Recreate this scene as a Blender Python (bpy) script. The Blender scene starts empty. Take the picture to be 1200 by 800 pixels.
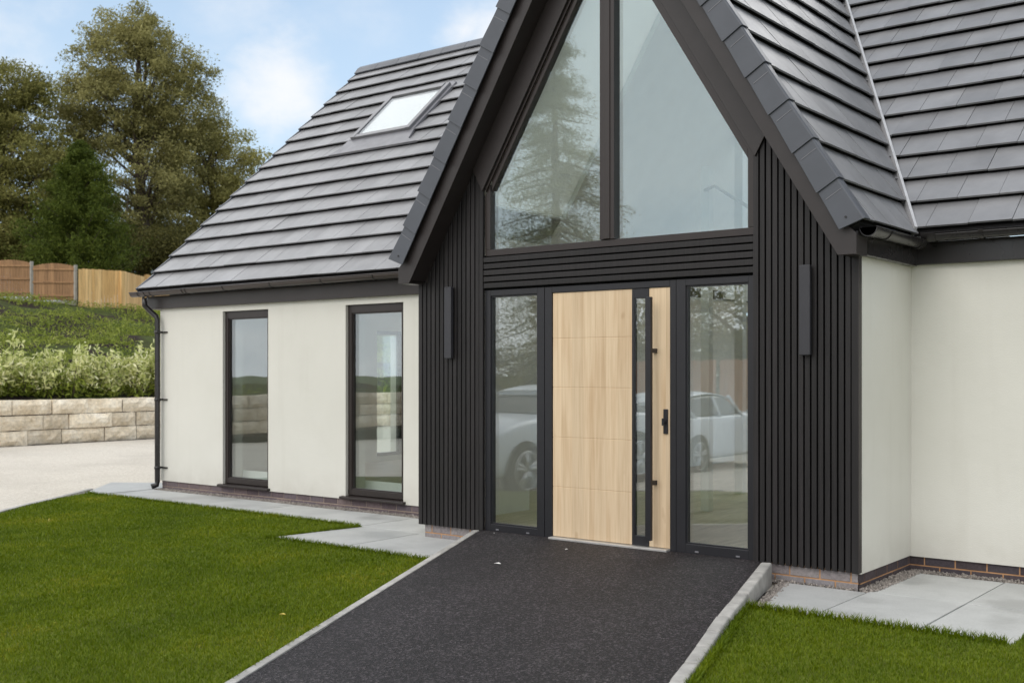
import bpy, bmesh, math, random
import numpy as np
from mathutils import Vector, noise as mnoise
random.seed(7)
R = np.random.RandomState(11)
scn = bpy.context.scene
COL = scn.collection
rad = math.radians

# ------------------------------------------------------------------ mesh helpers
class MB:
    def __init__(s): s.v = []; s.f = []; s.sm = []
    def add(s, vs, fs, smooth=False):
        b = len(s.v); s.v += [tuple(v) for v in vs]
        for f in fs: s.f.append(tuple(b+i for i in f)); s.sm.append(smooth)
        return s
    def box(s, x0, x1, y0, y1, z0, z1):
        return s.add([(x0,y0,z0),(x1,y0,z0),(x1,y1,z0),(x0,y1,z0),(x0,y0,z1),(x1,y0,z1),(x1,y1,z1),(x0,y1,z1)],
            [(0,3,2,1),(4,5,6,7),(0,1,5,4),(1,2,6,5),(2,3,7,6),(3,0,4,7)])
    def hexa(s, b, t):
        n = len(b)
        return s.add(list(b)+list(t), [tuple(range(n))[::-1], tuple(range(n,2*n))]+[(i,(i+1)%n,n+(i+1)%n,n+i) for i in range(n)])
    def prism_xz(s, poly, y0, y1):
        return s.hexa([(x,y0,z) for x,z in poly][::-1], [(x,y1,z) for x,z in poly][::-1])
    def prism_yz(s, poly, x0, x1):
        return s.hexa([(x0,y,z) for y,z in poly], [(x1,y,z) for y,z in poly])
    def prism_xy(s, poly, z0, z1):
        return s.hexa([(x,y,z0) for x,y in poly], [(x,y,z1) for x,y in poly])
    def tube(s, pts, r, n=10, cap=True):
        pts = [Vector(p) for p in pts]; rs = r if isinstance(r,(list,tuple)) else [r]*len(pts)
        vs = []; k = len(pts); prev = None
        for i,p in enumerate(pts):
            d = (pts[min(i+1,k-1)]-pts[max(i-1,0)]).normalized()
            if prev is None:
                a = d.orthogonal().normalized()
            else:
                a = (prev - d*prev.dot(d)).normalized()
            prev = a; b = d.cross(a)
            for j in range(n):
                t = 2*math.pi*j/n
                vs.append(p + (a*math.cos(t)+b*math.sin(t))*rs[i])
        fs = [(i*n+j, i*n+(j+1)%n, (i+1)*n+(j+1)%n, (i+1)*n+j) for i in range(k-1) for j in range(n)]
        s.add(vs, fs, True)
        if cap:
            b = len(s.v)-n*k
            s.f.append(tuple(b+j for j in range(n))[::-1]); s.sm.append(False)
            s.f.append(tuple(b+(k-1)*n+j for j in range(n))); s.sm.append(False)
        return s
    def build(s, name, m, parent=None, bevel=0, base=None):
        L = Vector((0,0,0))
        p = parent
        while p is not None: L += p.location; p = p.parent
        if base is not None: L = Vector(base)
        me = bpy.data.meshes.new(name)
        me.from_pydata([(x-L.x,y-L.y,z-L.z) for x,y,z in s.v], [], s.f)
        me.polygons.foreach_set('use_smooth', s.sm)
        me.materials.append(m); me.update()
        o = bpy.data.objects.new(name, me); COL.objects.link(o)
        if base is not None: o.location = base
        if parent is not None: o.parent = parent
        if bevel:
            b = o.modifiers.new('bevel','BEVEL'); b.width = bevel; b.segments = 2; b.limit_method = 'ANGLE'; b.angle_limit = rad(40)
        return o

def thing(name, label, cat, loc=(0,0,0), group=None):
    o = bpy.data.objects.new(name, None); COL.objects.link(o); o.location = loc
    o.empty_display_size = .1
    return tag(o, label, cat, group)
def tag(o, label=None, cat=None, group=None, kind=None):
    for k,v in (('label',label),('category',cat),('group',group),('kind',kind)):
        if v: o[k] = v
    return o
def struct(o): o['kind'] = 'structure'; return o

def np_mesh(name, verts, faces_n, m, parent=None, base=None, smooth=False):
    """verts (N,k,3): N separate polygons of k corners each, or with faces_n a list of index tuples per element"""
    N, k, _ = verts.shape
    L = np.zeros(3)
    p = parent
    while p is not None: L = L + np.array(p.location); p = p.parent
    if base is not None: L = np.array(base, float)
    me = bpy.data.meshes.new(name)
    me.vertices.add(N*k); me.vertices.foreach_set('co', (verts.reshape(-1,3)-L).astype(np.float32).ravel())
    loops = []; starts = []; tot = []
    off = (np.arange(N)*k)[:,None]
    idx = np.concatenate([np.array(f)[None,:]+off for f in faces_n], axis=1)
    sizes = np.tile([len(f) for f in faces_n], N)
    me.loops.add(idx.size); me.loops.foreach_set('vertex_index', idx.astype(np.int32).ravel())
    me.polygons.add(len(sizes))
    st = np.concatenate([[0], np.cumsum(sizes)[:-1]])
    me.polygons.foreach_set('loop_start', st.astype(np.int32)); me.polygons.foreach_set('loop_total', sizes.astype(np.int32))
    if smooth: me.polygons.foreach_set('use_smooth', np.ones(len(sizes), bool))
    me.materials.append(m); me.update(calc_edges=True)
    o = bpy.data.objects.new(name, me); COL.objects.link(o)
    if base is not None: o.location = base
    if parent is not None: o.parent = parent
    return o

# ------------------------------------------------------------------ materials
def new_mat(name):
    m = bpy.data.materials.new(name); m.use_nodes = True
    nt = m.node_tree; nt.nodes.clear()
    out = nt.nodes.new('ShaderNodeOutputMaterial')
    return m, nt, out
class NT:
    def __init__(s, nt): s.nt = nt
    def n(s, t, **kw):
        o = s.nt.nodes.new(t)
        for k,v in kw.items(): setattr(o, k, v)
        return o
    def l(s, a, b): s.nt.links.new(a, b)
    def math(s, op, a, b=None, c=None, clamp=False):
        o = s.n('ShaderNodeMath', operation=op); o.use_clamp = clamp
        for i,v in enumerate((a,b,c)):
            if v is None: continue
            if isinstance(v,(int,float)): o.inputs[i].default_value = v
            else: s.l(v, o.inputs[i])
        return o.outputs[0]
    def noise(s, vec, scale, detail=4, rough=.55, out='Fac'):
        o = s.n('ShaderNodeTexNoise'); o.inputs['Scale'].default_value = scale; o.inputs['Detail'].default_value = detail; o.inputs['Roughness'].default_value = rough
        if vec is not None: s.l(vec, o.inputs['Vector'])
        return o.outputs[out]
    def ramp(s, fac, stops, interp='LINEAR'):
        o = s.n('ShaderNodeValToRGB'); o.color_ramp.interpolation = interp
        el = o.color_ramp.elements
        while len(el) < len(stops): el.new(.5)
        for e,(p,c) in zip(el, stops):
            e.position = p; e.color = (c,c,c,1) if isinstance(c,(int,float)) else (*c,1)
        s.l(fac, o.inputs[0]); return o.outputs[0]
    def mix(s, fac, a, b, mode='MIX'):
        o = s.n('ShaderNodeMix', data_type='RGBA', blend_type=mode)
        for i,v in ((0,fac),(6,a),(7,b)):
            if isinstance(v,(int,float)): o.inputs[i].default_value = v
            elif isinstance(v,tuple): o.inputs[i].default_value = (*v,1)
            else: s.l(v, o.inputs[i])
        return o.outputs[2]
    def mapping(s, vec, scale=(1,1,1), loc=(0,0,0)):
        o = s.n('ShaderNodeMapping'); o.inputs['Scale'].default_value = scale; o.inputs['Location'].default_value = loc
        s.l(vec, o.inputs['Vector']); return o.outputs[0]
    def bump(s, h, strength, dist):
        o = s.n('ShaderNodeBump'); o.inputs['Strength'].default_value = strength; o.inputs['Distance'].default_value = dist
        s.l(h, o.inputs['Height']); return o.outputs[0]
    def pos(s): return s.n('ShaderNodeNewGeometry').outputs['Position']
    def island(s): return s.n('ShaderNodeNewGeometry').outputs['Random Per Island']

def M(name, col, rough=.6, var=.12, scale=6, bump=0, bscale=60, island=0, spec=.5, stretch=(1,1,1), tint=None, metal=0, rvar=.0):
    m, nt, out = new_mat(name); t = NT(nt)
    b = t.n('ShaderNodeBsdfPrincipled'); t.l(b.outputs[0], out.inputs[0])
    v = t.mapping(t.pos(), stretch)
    n1 = t.noise(v, scale, 5)
    lo = tuple(c*(1-var) for c in col); hi = tuple(min(1,c*(1+var)) for c in col)
    if tint: hi = tint
    c = t.ramp(n1, [(.3,lo),(.7,hi)])
    if island:
        k = t.math('MULTIPLY_ADD', t.island(), 2*island, 1-island)
        c = t.mix(1, c, k, 'MULTIPLY')
    t.l(c, b.inputs['Base Color'])
    b.inputs['Roughness'].default_value = rough; b.inputs['Specular IOR Level'].default_value = spec; b.inputs['Metallic'].default_value = metal
    if rvar:
        t.l(t.math('MULTIPLY_ADD', t.noise(v, scale*.7, 3), 2*rvar, rough-rvar), b.inputs['Roughness'])
    if bump:
        t.l(t.bump(t.noise(v, bscale, 6), .6, bump), b.inputs['Normal'])
    return m

def leaf_mat(name, stops, trans=.38, rough=.5, clump=.35):
    m, nt, out = new_mat(name); t = NT(nt)
    p = t.pos()
    f = t.math('ADD', t.math('MULTIPLY', t.island(), 1-clump), t.math('MULTIPLY', t.ramp(t.noise(p, .75, 3), [(.3,0.),(.7,1.)]), clump))
    c = t.ramp(f, stops)
    b = t.n('ShaderNodeBsdfPrincipled'); t.l(c, b.inputs['Base Color']); b.inputs['Roughness'].default_value = rough; b.inputs['Specular IOR Level'].default_value = .08
    tr = t.n('ShaderNodeBsdfTranslucent'); t.l(c, tr.inputs[0])
    mx = t.n('ShaderNodeMixShader'); mx.inputs[0].default_value = trans
    t.l(b.outputs[0], mx.inputs[1]); t.l(tr.outputs[0], mx.inputs[2]); t.l(mx.outputs[0], out.inputs[0])
    return m

def glass_mat(name, tcol=(.86,.92,.90), boost=1.6, gcol=(.93,.97,1.0), wav=.0012):
    m, nt, out = new_mat(name); t = NT(nt)
    lw = t.n('ShaderNodeLayerWeight'); lw.inputs[0].default_value = .5
    f5 = t.math('POWER', lw.outputs['Facing'], 5)
    F = t.math('MULTIPLY', t.math('MULTIPLY_ADD', f5, .96, .042), boost, clamp=True)
    tr = t.n('ShaderNodeBsdfTransparent'); tr.inputs[0].default_value = (*tcol,1)
    g = t.n('ShaderNodeBsdfGlossy'); g.inputs[0].default_value = (*gcol,1); g.inputs['Roughness'].default_value = 0
    if wav: t.l(t.bump(t.noise(t.pos(), 1.3, 1), 1, wav), g.inputs['Normal'])
    mx = t.n('ShaderNodeMixShader'); t.l(F, mx.inputs[0]); t.l(tr.outputs[0], mx.inputs[1]); t.l(g.outputs[0], mx.inputs[2]); t.l(mx.outputs[0], out.inputs[0])
    return m

def slab_mat():
    m, nt, out = new_mat('porcelain_paving'); t = NT(nt); p = t.pos()
    base = t.ramp(t.noise(p, 2.2, 6, .6), [(.3,(.385,.392,.388)),(.7,(.485,.492,.485))])
    k = t.math('MULTIPLY_ADD', t.island(), .16, .92)
    base = t.mix(1, base, k, 'MULTIPLY')
    stain = t.ramp(t.noise(p, 1.3, 4, .55), [(.53,0.),(.62,1.)])
    base = t.mix(t.math('MULTIPLY', stain, .5), base, (.25,.255,.25))
    fine = t.ramp(t.noise(p, 140, 2), [(.3,.9),(.7,1.08)])
    base = t.mix(1, base, fine, 'MULTIPLY')
    b = t.n('ShaderNodeBsdfPrincipled'); t.l(base, b.inputs['Base Color']); b.inputs['Specular IOR Level'].default_value = .45
    t.l(t.math('MULTIPLY_ADD', stain, -.12, .55), b.inputs['Roughness'])
    t.l(t.bump(t.noise(p, 30, 5), .3, .002), b.inputs['Normal']); t.l(b.outputs[0], out.inputs[0]); return m

def asphalt_mat():
    m, nt, out = new_mat('tarmac'); t = NT(nt); p = t.pos()
    vo = t.n('ShaderNodeTexVoronoi'); vo.inputs['Scale'].default_value = 105; t.l(p, vo.inputs['Vector'])
    sp = t.ramp(t.n('ShaderNodeSeparateColor').outputs[0] if False else vo.outputs['Color'], [(.20,(.004,.0032,.0035)),(.5,(.0095,.0073,.008)),(.68,(.0165,.013,.0145)),(.88,(.072,.062,.066))])
    worn = t.ramp(t.noise(t.mapping(p,(1,.6,1)), 1.0, 7, .7), [(.42,0.),(.70,1.)])
    c = t.mix(t.math('MULTIPLY', worn, .8), sp, t.mix(1, sp, (1.9,1.9,1.95), 'MULTIPLY'))
    dust = t.math('MULTIPLY', t.ramp(t.noise(p, 42, 5, .7), [(.56,0.),(.70,1.)]), t.ramp(t.noise(t.mapping(p,(1,1.6,1)), 1.5, 5, .6), [(.52,0.),(.70,1.)]))
    c = t.mix(t.math('MULTIPLY', dust, .55), c, (.26,.24,.23))
    b = t.n('ShaderNodeBsdfPrincipled'); t.l(c, b.inputs['Base Color']); b.inputs['Roughness'].default_value = .66; b.inputs['Specular IOR Level'].default_value = .38
    h = t.math('ADD', vo.outputs['Distance'], t.math('MULTIPLY', t.noise(p, 60, 3), .6))
    t.l(t.bump(h, .9, .006), b.inputs['Normal']); t.l(b.outputs[0], out.inputs[0]); return m

def oak_mat():
    m, nt, out = new_mat('light_oak_door'); t = NT(nt); p = t.pos()
    sx = t.n('ShaderNodeSeparateXYZ'); t.l(p, sx.inputs[0])
    pl = t.math('FLOOR', t.math('MULTIPLY', sx.outputs[0], 9.1))
    wn = t.n('ShaderNodeTexWhiteNoise', noise_dimensions='1D'); t.l(pl, wn.inputs['W'])
    cx = t.n('ShaderNodeCombineXYZ'); t.l(sx.outputs[0], cx.inputs[0]); t.l(t.math('MULTIPLY', wn.outputs[0], 9), cx.inputs[1]); t.l(sx.outputs[2], cx.inputs[2])
    v = cx.outputs[0]
    g1 = t.noise(t.mapping(v, (60,1,1.6)), 1, 6, .6)
    g2 = t.noise(t.mapping(v, (9,1,.9)), 1, 4, .6)
    c = t.ramp(g1, [(.22,(.545,.40,.25)),(.5,(.66,.51,.34)),(.8,(.72,.575,.40))])
    c = t.mix(1, c, t.ramp(g2, [(.25,(.84,.77,.70)),(.55,(1,1,1)),(.8,(1.0,1.0,1.0))]), 'MULTIPLY')
    knot = t.ramp(t.noise(t.mapping(v, (7,1,3.2)), 1, 2), [(.70,0.),(.78,1.)])
    c = t.mix(t.math('MULTIPLY', knot, .45), c, (.33,.19,.09))
    c = t.mix(1, c, t.math('MULTIPLY_ADD', wn.outputs[0], .19, .88), 'MULTIPLY')
    b = t.n('ShaderNodeBsdfPrincipled'); t.l(c, b.inputs['Base Color']); b.inputs['Roughness'].default_value = .5; b.inputs['Specular IOR Level'].default_value = .35
    t.l(t.bump(g1, .25, .0012), b.inputs['Normal']); t.l(b.outputs[0], out.inputs[0]); return m

def render_mat():
    m, nt, out = new_mat('white_render'); t = NT(nt); p = t.pos()
    sx = t.n('ShaderNodeSeparateXYZ'); t.l(p, sx.inputs[0])
    c = t.ramp(t.noise(p, 1.3, 5, .6), [(.3,(.645,.635,.580)),(.7,(.685,.675,.622))])
    streak = t.ramp(t.noise(t.mapping(p, (7,7,.5)), 1, 4), [(.55,0.),(.8,1.)])
    c = t.mix(t.math('MULTIPLY', streak, .17), c, (.50,.48,.42))
    splash = t.math('MULTIPLY', t.ramp(sx.outputs[2], [(.1,1.),(.42,0.)]), t.ramp(t.noise(p, 5, 5), [(.35,.2),(.7,1.)]))
    c = t.mix(t.math('MULTIPLY', splash, .26), c, (.36,.33,.27))
    b = t.n('ShaderNodeBsdfPrincipled'); t.l(c, b.inputs['Base Color']); b.inputs['Roughness'].default_value = .9; b.inputs['Specular IOR Level'].default_value = .2
    t.l(t.bump(t.math('ADD', t.noise(p, 190, 3), t.math('MULTIPLY', t.noise(p, 9, 4), 1.2)), .6, .0035), b.inputs['Normal']); t.l(b.outputs[0], out.inputs[0]); return m

def tile_mat():
    m, nt, out = new_mat('slate_grey_concrete_tile'); t = NT(nt); p = t.pos()
    c = t.ramp(t.noise(p, 3, 5), [(.3,(.170,.170,.177)),(.7,(.205,.205,.212))])
    c = t.mix(1, c, t.math('MULTIPLY_ADD', t.island(), .26, .87), 'MULTIPLY')
    wash = t.ramp(t.noise(t.mapping(p,(2.2,2.2,.7)), 1.4, 5, .6), [(.35,.84),(.65,1.08)])
    c = t.mix(1, c, wash, 'MULTIPLY')
    bl = t.ramp(t.noise(p, 14, 5, .65), [(.62,0.),(.74,1.)])
    c = t.mix(t.math('MULTIPLY', bl, .10), c, (.2,.195,.19))
    b = t.n('ShaderNodeBsdfPrincipled'); t.l(c, b.inputs['Base Color']); b.inputs['Specular IOR Level'].default_value = 1.0
    t.l(t.math('MULTIPLY_ADD', t.noise(p, 8, 4), .18, .34), b.inputs['Roughness'])
    t.l(t.bump(t.noise(p, 160, 3), .2, .0006), b.inputs['Normal']); t.l(b.outputs[0], out.inputs[0]); return m

def clad_mat():
    m, nt, out = new_mat('charred_black_slat'); t = NT(nt); p = t.pos()
    g = t.noise(t.mapping(p, (70,70,2.2)), 1, 5, .65)
    c = t.ramp(g, [(.3,(.006,.0051,.0053)),(.7,(.0185,.016,.0165))])
    c = t.mix(1, c, t.math('MULTIPLY_ADD', t.island(), .7, .65), 'MULTIPLY')
    b = t.n('ShaderNodeBsdfPrincipled'); t.l(c, b.inputs['Base Color']); b.inputs['Roughness'].default_value = .52; b.inputs['Specular IOR Level'].default_value = .4
    t.l(t.bump(g, .4, .0015), b.inputs['Normal']); t.l(b.outputs[0], out.inputs[0]); return m

def brick_mat(name, stops):
    m, nt, out = new_mat(name); t = NT(nt); p = t.pos()
    c = t.ramp(t.island(), stops)
    c = t.mix(1, c, t.ramp(t.noise(p, 45, 5, .65), [(.3,.72),(.7,1.2)]), 'MULTIPLY')
    b = t.n('ShaderNodeBsdfPrincipled'); t.l(c, b.inputs['Base Color']); b.inputs['Roughness'].default_value = .8
    t.l(t.bump(t.noise(p, 90, 4), .6, .004), b.inputs['Normal']); t.l(b.outputs[0], out.inputs[0]); return m

def gravel_mat():
    m, nt, out = new_mat('cream_gravel'); t = NT(nt); p = t.pos()
    vo = t.n('ShaderNodeTexVoronoi'); vo.inputs['Scale'].default_value = 55; t.l(p, vo.inputs['Vector'])
    c = t.ramp(vo.outputs['Color'], [(0.,(.47,.425,.36)),(.5,(.59,.545,.475)),(1.,(.71,.67,.60))])
    c = t.mix(t.math('MULTIPLY', t.ramp(t.noise(p, .5, 5, .6), [(.45,0.),(.7,1.)]), .35), c, (.36,.325,.28))
    b = t.n('ShaderNodeBsdfPrincipled'); t.l(c, b.inputs['Base Color']); b.inputs['Roughness'].default_value = .95; b.inputs['Specular IOR Level'].default_value = .2
    t.l(t.bump(vo.outputs['Distance'], .8, .012), b.inputs['Normal']); t.l(b.outputs[0], out.inputs[0]); return m

def stone_mat():
    m, nt, out = new_mat('split_sandstone'); t = NT(nt); p = t.pos()
    c = t.ramp(t.noise(p, 2.2, 6, .62), [(.28,(.60,.49,.34)),(.5,(.78,.67,.51)),(.72,(.88,.80,.66))])
    c = t.mix(1, c, t.math('MULTIPLY_ADD', t.island(), .34, .82), 'MULTIPLY')
    rust = t.ramp(t.noise(p, 3.7, 4), [(.58,0.),(.72,1.)])
    c = t.mix(t.math('MULTIPLY', rust, .45), c, (.36,.24,.12))
    c = t.mix(1, c, t.ramp(t.noise(p, 14, 5, .7), [(.3,.72),(.6,1.05)]), 'MULTIPLY')
    b = t.n('ShaderNodeBsdfPrincipled'); t.l(c, b.inputs['Base Color']); b.inputs['Roughness'].default_value = .9
    t.l(t.bump(t.noise(p, 9, 7, .65), .9, .05), b.inputs['Normal']); t.l(b.outputs[0], out.inputs[0]); return m

def wood_fence_mat(name, a, bcol, stain):
    m, nt, out = new_mat(name); t = NT(nt); p = t.pos()
    c = t.ramp(t.island(), [(0.,a),(1.,bcol)])
    c = t.mix(1, c, t.ramp(t.noise(t.mapping(p, (12,12,.8)), 1, 5, .6), [(.3,.7),(.7,1.15)]), 'MULTIPLY')
    s = t.ramp(t.noise(t.mapping(p, (1.5,1.5,.45)), 1, 3), [(.52,0.),(.7,1.)])
    c = t.mix(t.math('MULTIPLY', s, .5), c, stain)
    b = t.n('ShaderNodeBsdfPrincipled'); t.l(c, b.inputs['Base Color']); b.inputs['Roughness'].default_value = .85; t.l(b.outputs[0], out.inputs[0]); return m

def bank_mat():
    m, nt, out = new_mat('weedy_bank_soil'); t = NT(nt); p = t.pos()
    g = t.ramp(t.noise(p, 6, 6, .7), [(.3,(.05,.065,.018)),(.7,(.10,.125,.035))])
    s = t.ramp(t.noise(p, 5, 6, .7), [(.3,(.022,.016,.013)),(.7,(.06,.045,.038))])
    c = t.mix(t.ramp(t.noise(p, .33, 4, .6), [(.46,0.),(.54,1.)]), g, s)
    b = t.n('ShaderNodeBsdfPrincipled'); t.l(c, b.inputs['Base Color']); b.inputs['Roughness'].default_value = 1; b.inputs['Specular IOR Level'].default_value = .1
    t.l(t.bump(t.noise(p, 4, 7, .7), 1, .2), b.inputs['Normal']); t.l(b.outputs[0], out.inputs[0]); return m

def grass_mat():
    m, nt, out = new_mat('lawn_grass'); t = NT(nt); p = t.pos()
    patch = t.ramp(t.noise(p, .8, 6, .68), [(.3,0.),(.7,1.)])
    f = t.math('ADD', t.math('MULTIPLY', t.island(), .46), t.math('MULTIPLY', patch, .54))
    c = t.ramp(f, [(0.,(.054,.092,.001)),(.45,(.112,.168,.002)),(.76,(.185,.230,.005)),(.92,(.36,.315,.03)),(1.,(.60,.50,.17))])
    b = t.n('ShaderNodeBsdfPrincipled'); t.l(c, b.inputs['Base Color']); b.inputs['Roughness'].default_value = .55; b.inputs['Specular IOR Level'].default_value = .25
    tr = t.n('ShaderNodeBsdfTranslucent'); t.l(c, tr.inputs[0])
    mx = t.n('ShaderNodeMixShader'); mx.inputs[0].default_value = .3
    t.l(b.outputs[0], mx.inputs[1]); t.l(tr.outputs[0], mx.inputs[2]); t.l(mx.outputs[0], out.inputs[0]); return m

MT = dict(
    render=render_mat(), tile=tile_mat(), clad=clad_mat(), slab=slab_mat(), tarmac=asphalt_mat(), oak=oak_mat(), gravel=gravel_mat(), stone=stone_mat(), bank=bank_mat(), grass=grass_mat(),
    trim=M('black_brown_trim', (.023,.018,.0175), .45, .12, 9, .0006, 40, rvar=.08),
    brown=M('dark_brown_upvc', (.023,.0165,.015), .40, .08, 5, rvar=.06),
    anth=M('anthracite_frame', (.012,.012,.0155), .42, .10, 7, .0003, 300, rvar=.06),
    gut=M('black_gutter', (.018,.016,.016), .28, .1, 6, rvar=.08),
    gutb=M('brown_black_gutter', (.042,.031,.028), .34, .1, 6, rvar=.08),
    verge=M('slate_blue_verge', (.062,.068,.082), .42, .10, 5, rvar=.08),
    deck=M('roof_underlay', (.012,.011,.011), .9),
    void=M('slat_backing', (.002,.002,.002), .95, spec=.1),
    lead=M('valley_trim', (.42,.42,.43), .4, .15, 10),
    alu=M('threshold_aluminium', (.55,.54,.52), .4, .1, 20, metal=.6),
    lightm=M('wall_light_grey', (.030,.030,.036), .45, .06, 8),
    flash=M('grey_flashing', (.16,.16,.175), .42, .15, 8, rvar=.08),
    rwframe=M('roof_window_frame', (.16,.16,.17), .35, .08, 8),
    blind=M('white_blind', (.36,.37,.37), .8, .03),
    intw=M('interior_white', (.86,.86,.83), .8, .03),
    intg=M('interior_grey', (.42,.42,.42), .8, .05),
    intf=M('interior_floor', (.58,.50,.42), .5, .18, 3, stretch=(8,1,1)),
    white=M('white_gloss', (.78,.79,.77), .35, .03),
    steel=M('brushed_steel', (.6,.6,.6), .3, .05, metal=1),
    brickd=brick_mat('blue_grey_brick', [(0.,(.10,.075,.085)),(.4,(.16,.12,.125)),(.75,(.13,.105,.12)),(1.,(.20,.15,.14))]),
    brickk=brick_mat('blue_black_brick', [(0.,(.045,.034,.038)),(.4,(.075,.057,.062)),(.75,(.058,.048,.058)),(1.,(.10,.075,.072))]),
    brickl=brick_mat('dusty_grey_brick', [(0.,(.20,.175,.18)),(.5,(.27,.245,.24)),(1.,(.22,.205,.22))]),
    mortar=M('buff_mortar', (.42,.235,.12), .9, .2, 12, .002, 80),
    mortarp=M('pale_mortar', (.34,.27,.22), .9, .2, 12, .002, 80),
    kerb=M('concrete_kerb', (.36,.35,.33), .85, .22, 9, .004, 50, island=.12),
    conc=M('concrete_post', (.34,.32,.28), .9, .15, 6),
    pebb=M('mixed_pebble', (.23,.205,.185), .8, .15, 30, island=.5),
    bark=M('bark', (.085,.065,.05), .9, .3, 5, .02, 20, stretch=(1,1,.25)),
    fenceb=wood_fence_mat('weathered_fence', (.27,.15,.072), (.38,.215,.105), (.19,.105,.055)),
    fenceo=wood_fence_mat('new_orange_fence', (.60,.36,.135), (.78,.52,.235), (.46,.22,.06)),
    fencer=wood_fence_mat('red_brown_fence', (.42,.20,.115), (.50,.26,.15), (.34,.17,.10)),
    paint=M('white_car_paint', (.74,.76,.79), .18, .01, spec=.6),
    tyre=M('tyre_rubber', (.02,.02,.02), .8),
    rim=M('alloy_rim', (.45,.45,.46), .3, .05, metal=.8),
    carglass=M('car_glass', (.015,.018,.02), .05, .01, spec=.7),
    lamp=M('car_headlamp', (.55,.57,.6), .1, .05),
    ground=M('rough_grass_ground', (.06,.085,.02), .95, .3, 1.2, .02, 8),
    lawnsoil=M('lawn_base', (.10,.125,.004), .95, .35, 5, .01, 60),
    leafy=M('yellow_leaf', (.55,.42,.08), .6, .2, 40),
    paper=M('white_scrap', (.75,.74,.72), .7, .05),
    daisy=M('pale_fleck', (.62,.60,.40), .7, .1),
)
def diffuser_mat():
    m, nt, out = new_mat('daylight_diffuser'); t = NT(nt)  # translucent white for the added daylight panel in the vault
    a = t.n('ShaderNodeBsdfTranslucent'); a.inputs[0].default_value = (.80,.80,.76,1); b = t.n('ShaderNodeBsdfDiffuse'); b.inputs[0].default_value = (.8,.8,.77,1)
    mx = t.n('ShaderNodeMixShader'); mx.inputs[0].default_value = .35; t.l(a.outputs[0], mx.inputs[1]); t.l(b.outputs[0], mx.inputs[2]); t.l(mx.outputs[0], out.inputs[0]); return m
MT['diffuser'] = diffuser_mat()
MT['rglass'] = glass_mat('plain_glass', (.97,.98,.97), 1.2, wav=0)
MT['glass'] = glass_mat('window_glass', (.95,.98,.965), 3.6)
MT['gglass'] = glass_mat('gable_glass', (.94,.975,.965), 3.3, (.78,.92,1.0))
MT['lf_brown'] = leaf_mat('birch_leaf', [(0.,(.145,.140,.050)),(.4,(.27,.252,.095)),(.8,(.39,.36,.15)),(1.,(.52,.48,.23))])
MT['lf_oak'] = leaf_mat('oak_leaf', [(0.,(.11,.112,.036)),(.45,(.215,.21,.065)),(.85,(.32,.30,.10)),(1.,(.42,.39,.16))])
MT['lf_olive'] = leaf_mat('ash_leaf', [(0.,(.18,.17,.055)),(.4,(.32,.30,.10)),(.8,(.45,.41,.16)),(1.,(.55,.50,.24))])
MT['lf_dark'] = leaf_mat('dark_leaf', [(0.,(.05,.052,.018)),(.5,(.11,.105,.034)),(1.,(.2,.18,.06))])
MT['lf_con'] = leaf_mat('conifer_leaf', [(0.,(.038,.055,.010)),(.45,(.080,.110,.018)),(.85,(.145,.178,.030)),(1.,(.23,.26,.055))], .2)
MT['lf_shrub'] = leaf_mat('pale_shrub_leaf', [(0.,(.24,.30,.075)),(.35,(.46,.50,.17)),(.7,(.72,.72,.36)),(1.,(.90,.88,.64))], .35, clump=.15)
MT['lf_weed'] = leaf_mat('weed_leaf', [(0.,(.08,.115,.018)),(.4,(.19,.24,.036)),(.8,(.33,.37,.075)),(1.,(.46,.44,.17))], .3)

# ------------------------------------------------------------------ ground heights
def lawn_z(y): return 0.0 if y > -.9 else .03*(y+.9)
def ramp_z(y): return max(.115+.06*y, lawn_z(y))
def sheet(name, poly, m, fn, zoff, cuts_y=(), thick=0):
    bm = bmesh.new()
    f = bm.faces.new([bm.verts.new((x,y,0)) for x,y in poly])
    bmesh.ops.triangulate(bm, faces=bm.faces[:])
    for cy in cuts_y:
        bmesh.ops.bisect_plane(bm, geom=bm.verts[:]+bm.edges[:]+bm.faces[:], plane_co=(0,cy,0), plane_no=(0,1,0))
    bmesh.ops.recalc_face_normals(bm, faces=bm.faces[:])
    for fc in bm.faces:
        if fc.normal.z < 0: fc.normal_flip()
    for v in bm.verts: v.co.z = fn(v.co.y)+zoff
    me = bpy.data.meshes.new(name); bm.to_mesh(me); bm.free(); me.materials.append(m)
    o = bpy.data.objects.new(name, me); COL.objects.link(o); return o

g = MB(); g.add([(-400,-400,-.9),(400,-400,-.9),(400,400,-.9),(-400,400,-.9)], [(0,1,2,3)]); struct(g.build('ground', MT['ground']))
gravel_fn = lambda y: lawn_z(y) if y > -14 else lawn_z(-14)
struct(sheet('gravel_yard', [(-22.1,-30),(9,-30),(9,22),(-22.1,22)], MT['gravel'], gravel_fn, -.03, (-.9,-14)))
LAWN_L = [(-12.62,.12),(-7.80,.12),(-7.975,-.895),(-5.93,-.895),(-5.235,-2.632),(-4.69,-3.853),(-3.81,-5.8),(-2.4,-9.0),(-2.9,-9.6),(-4.8,-8.4),(-7.2,-6.4),(-9.1,-4.5),(-10.6,-2.9),(-11.66,-1.5),(-12.3,-.45)]
LAWN_R = [(-3.32,-.96),(-1.64,-.96),(-1.64,1.0),(4.5,1.0),(4.5,-9),(-.55,-9),(-1.55,-6.6),(-2.68,-3.0)]
struct(sheet('lawn', LAWN_L, MT['lawnsoil'], lawn_z, 0.0, (-.9,)))
struct(sheet('lawn', LAWN_R, MT['lawnsoil'], lawn_z, 0.0, (-.9,)))
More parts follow.
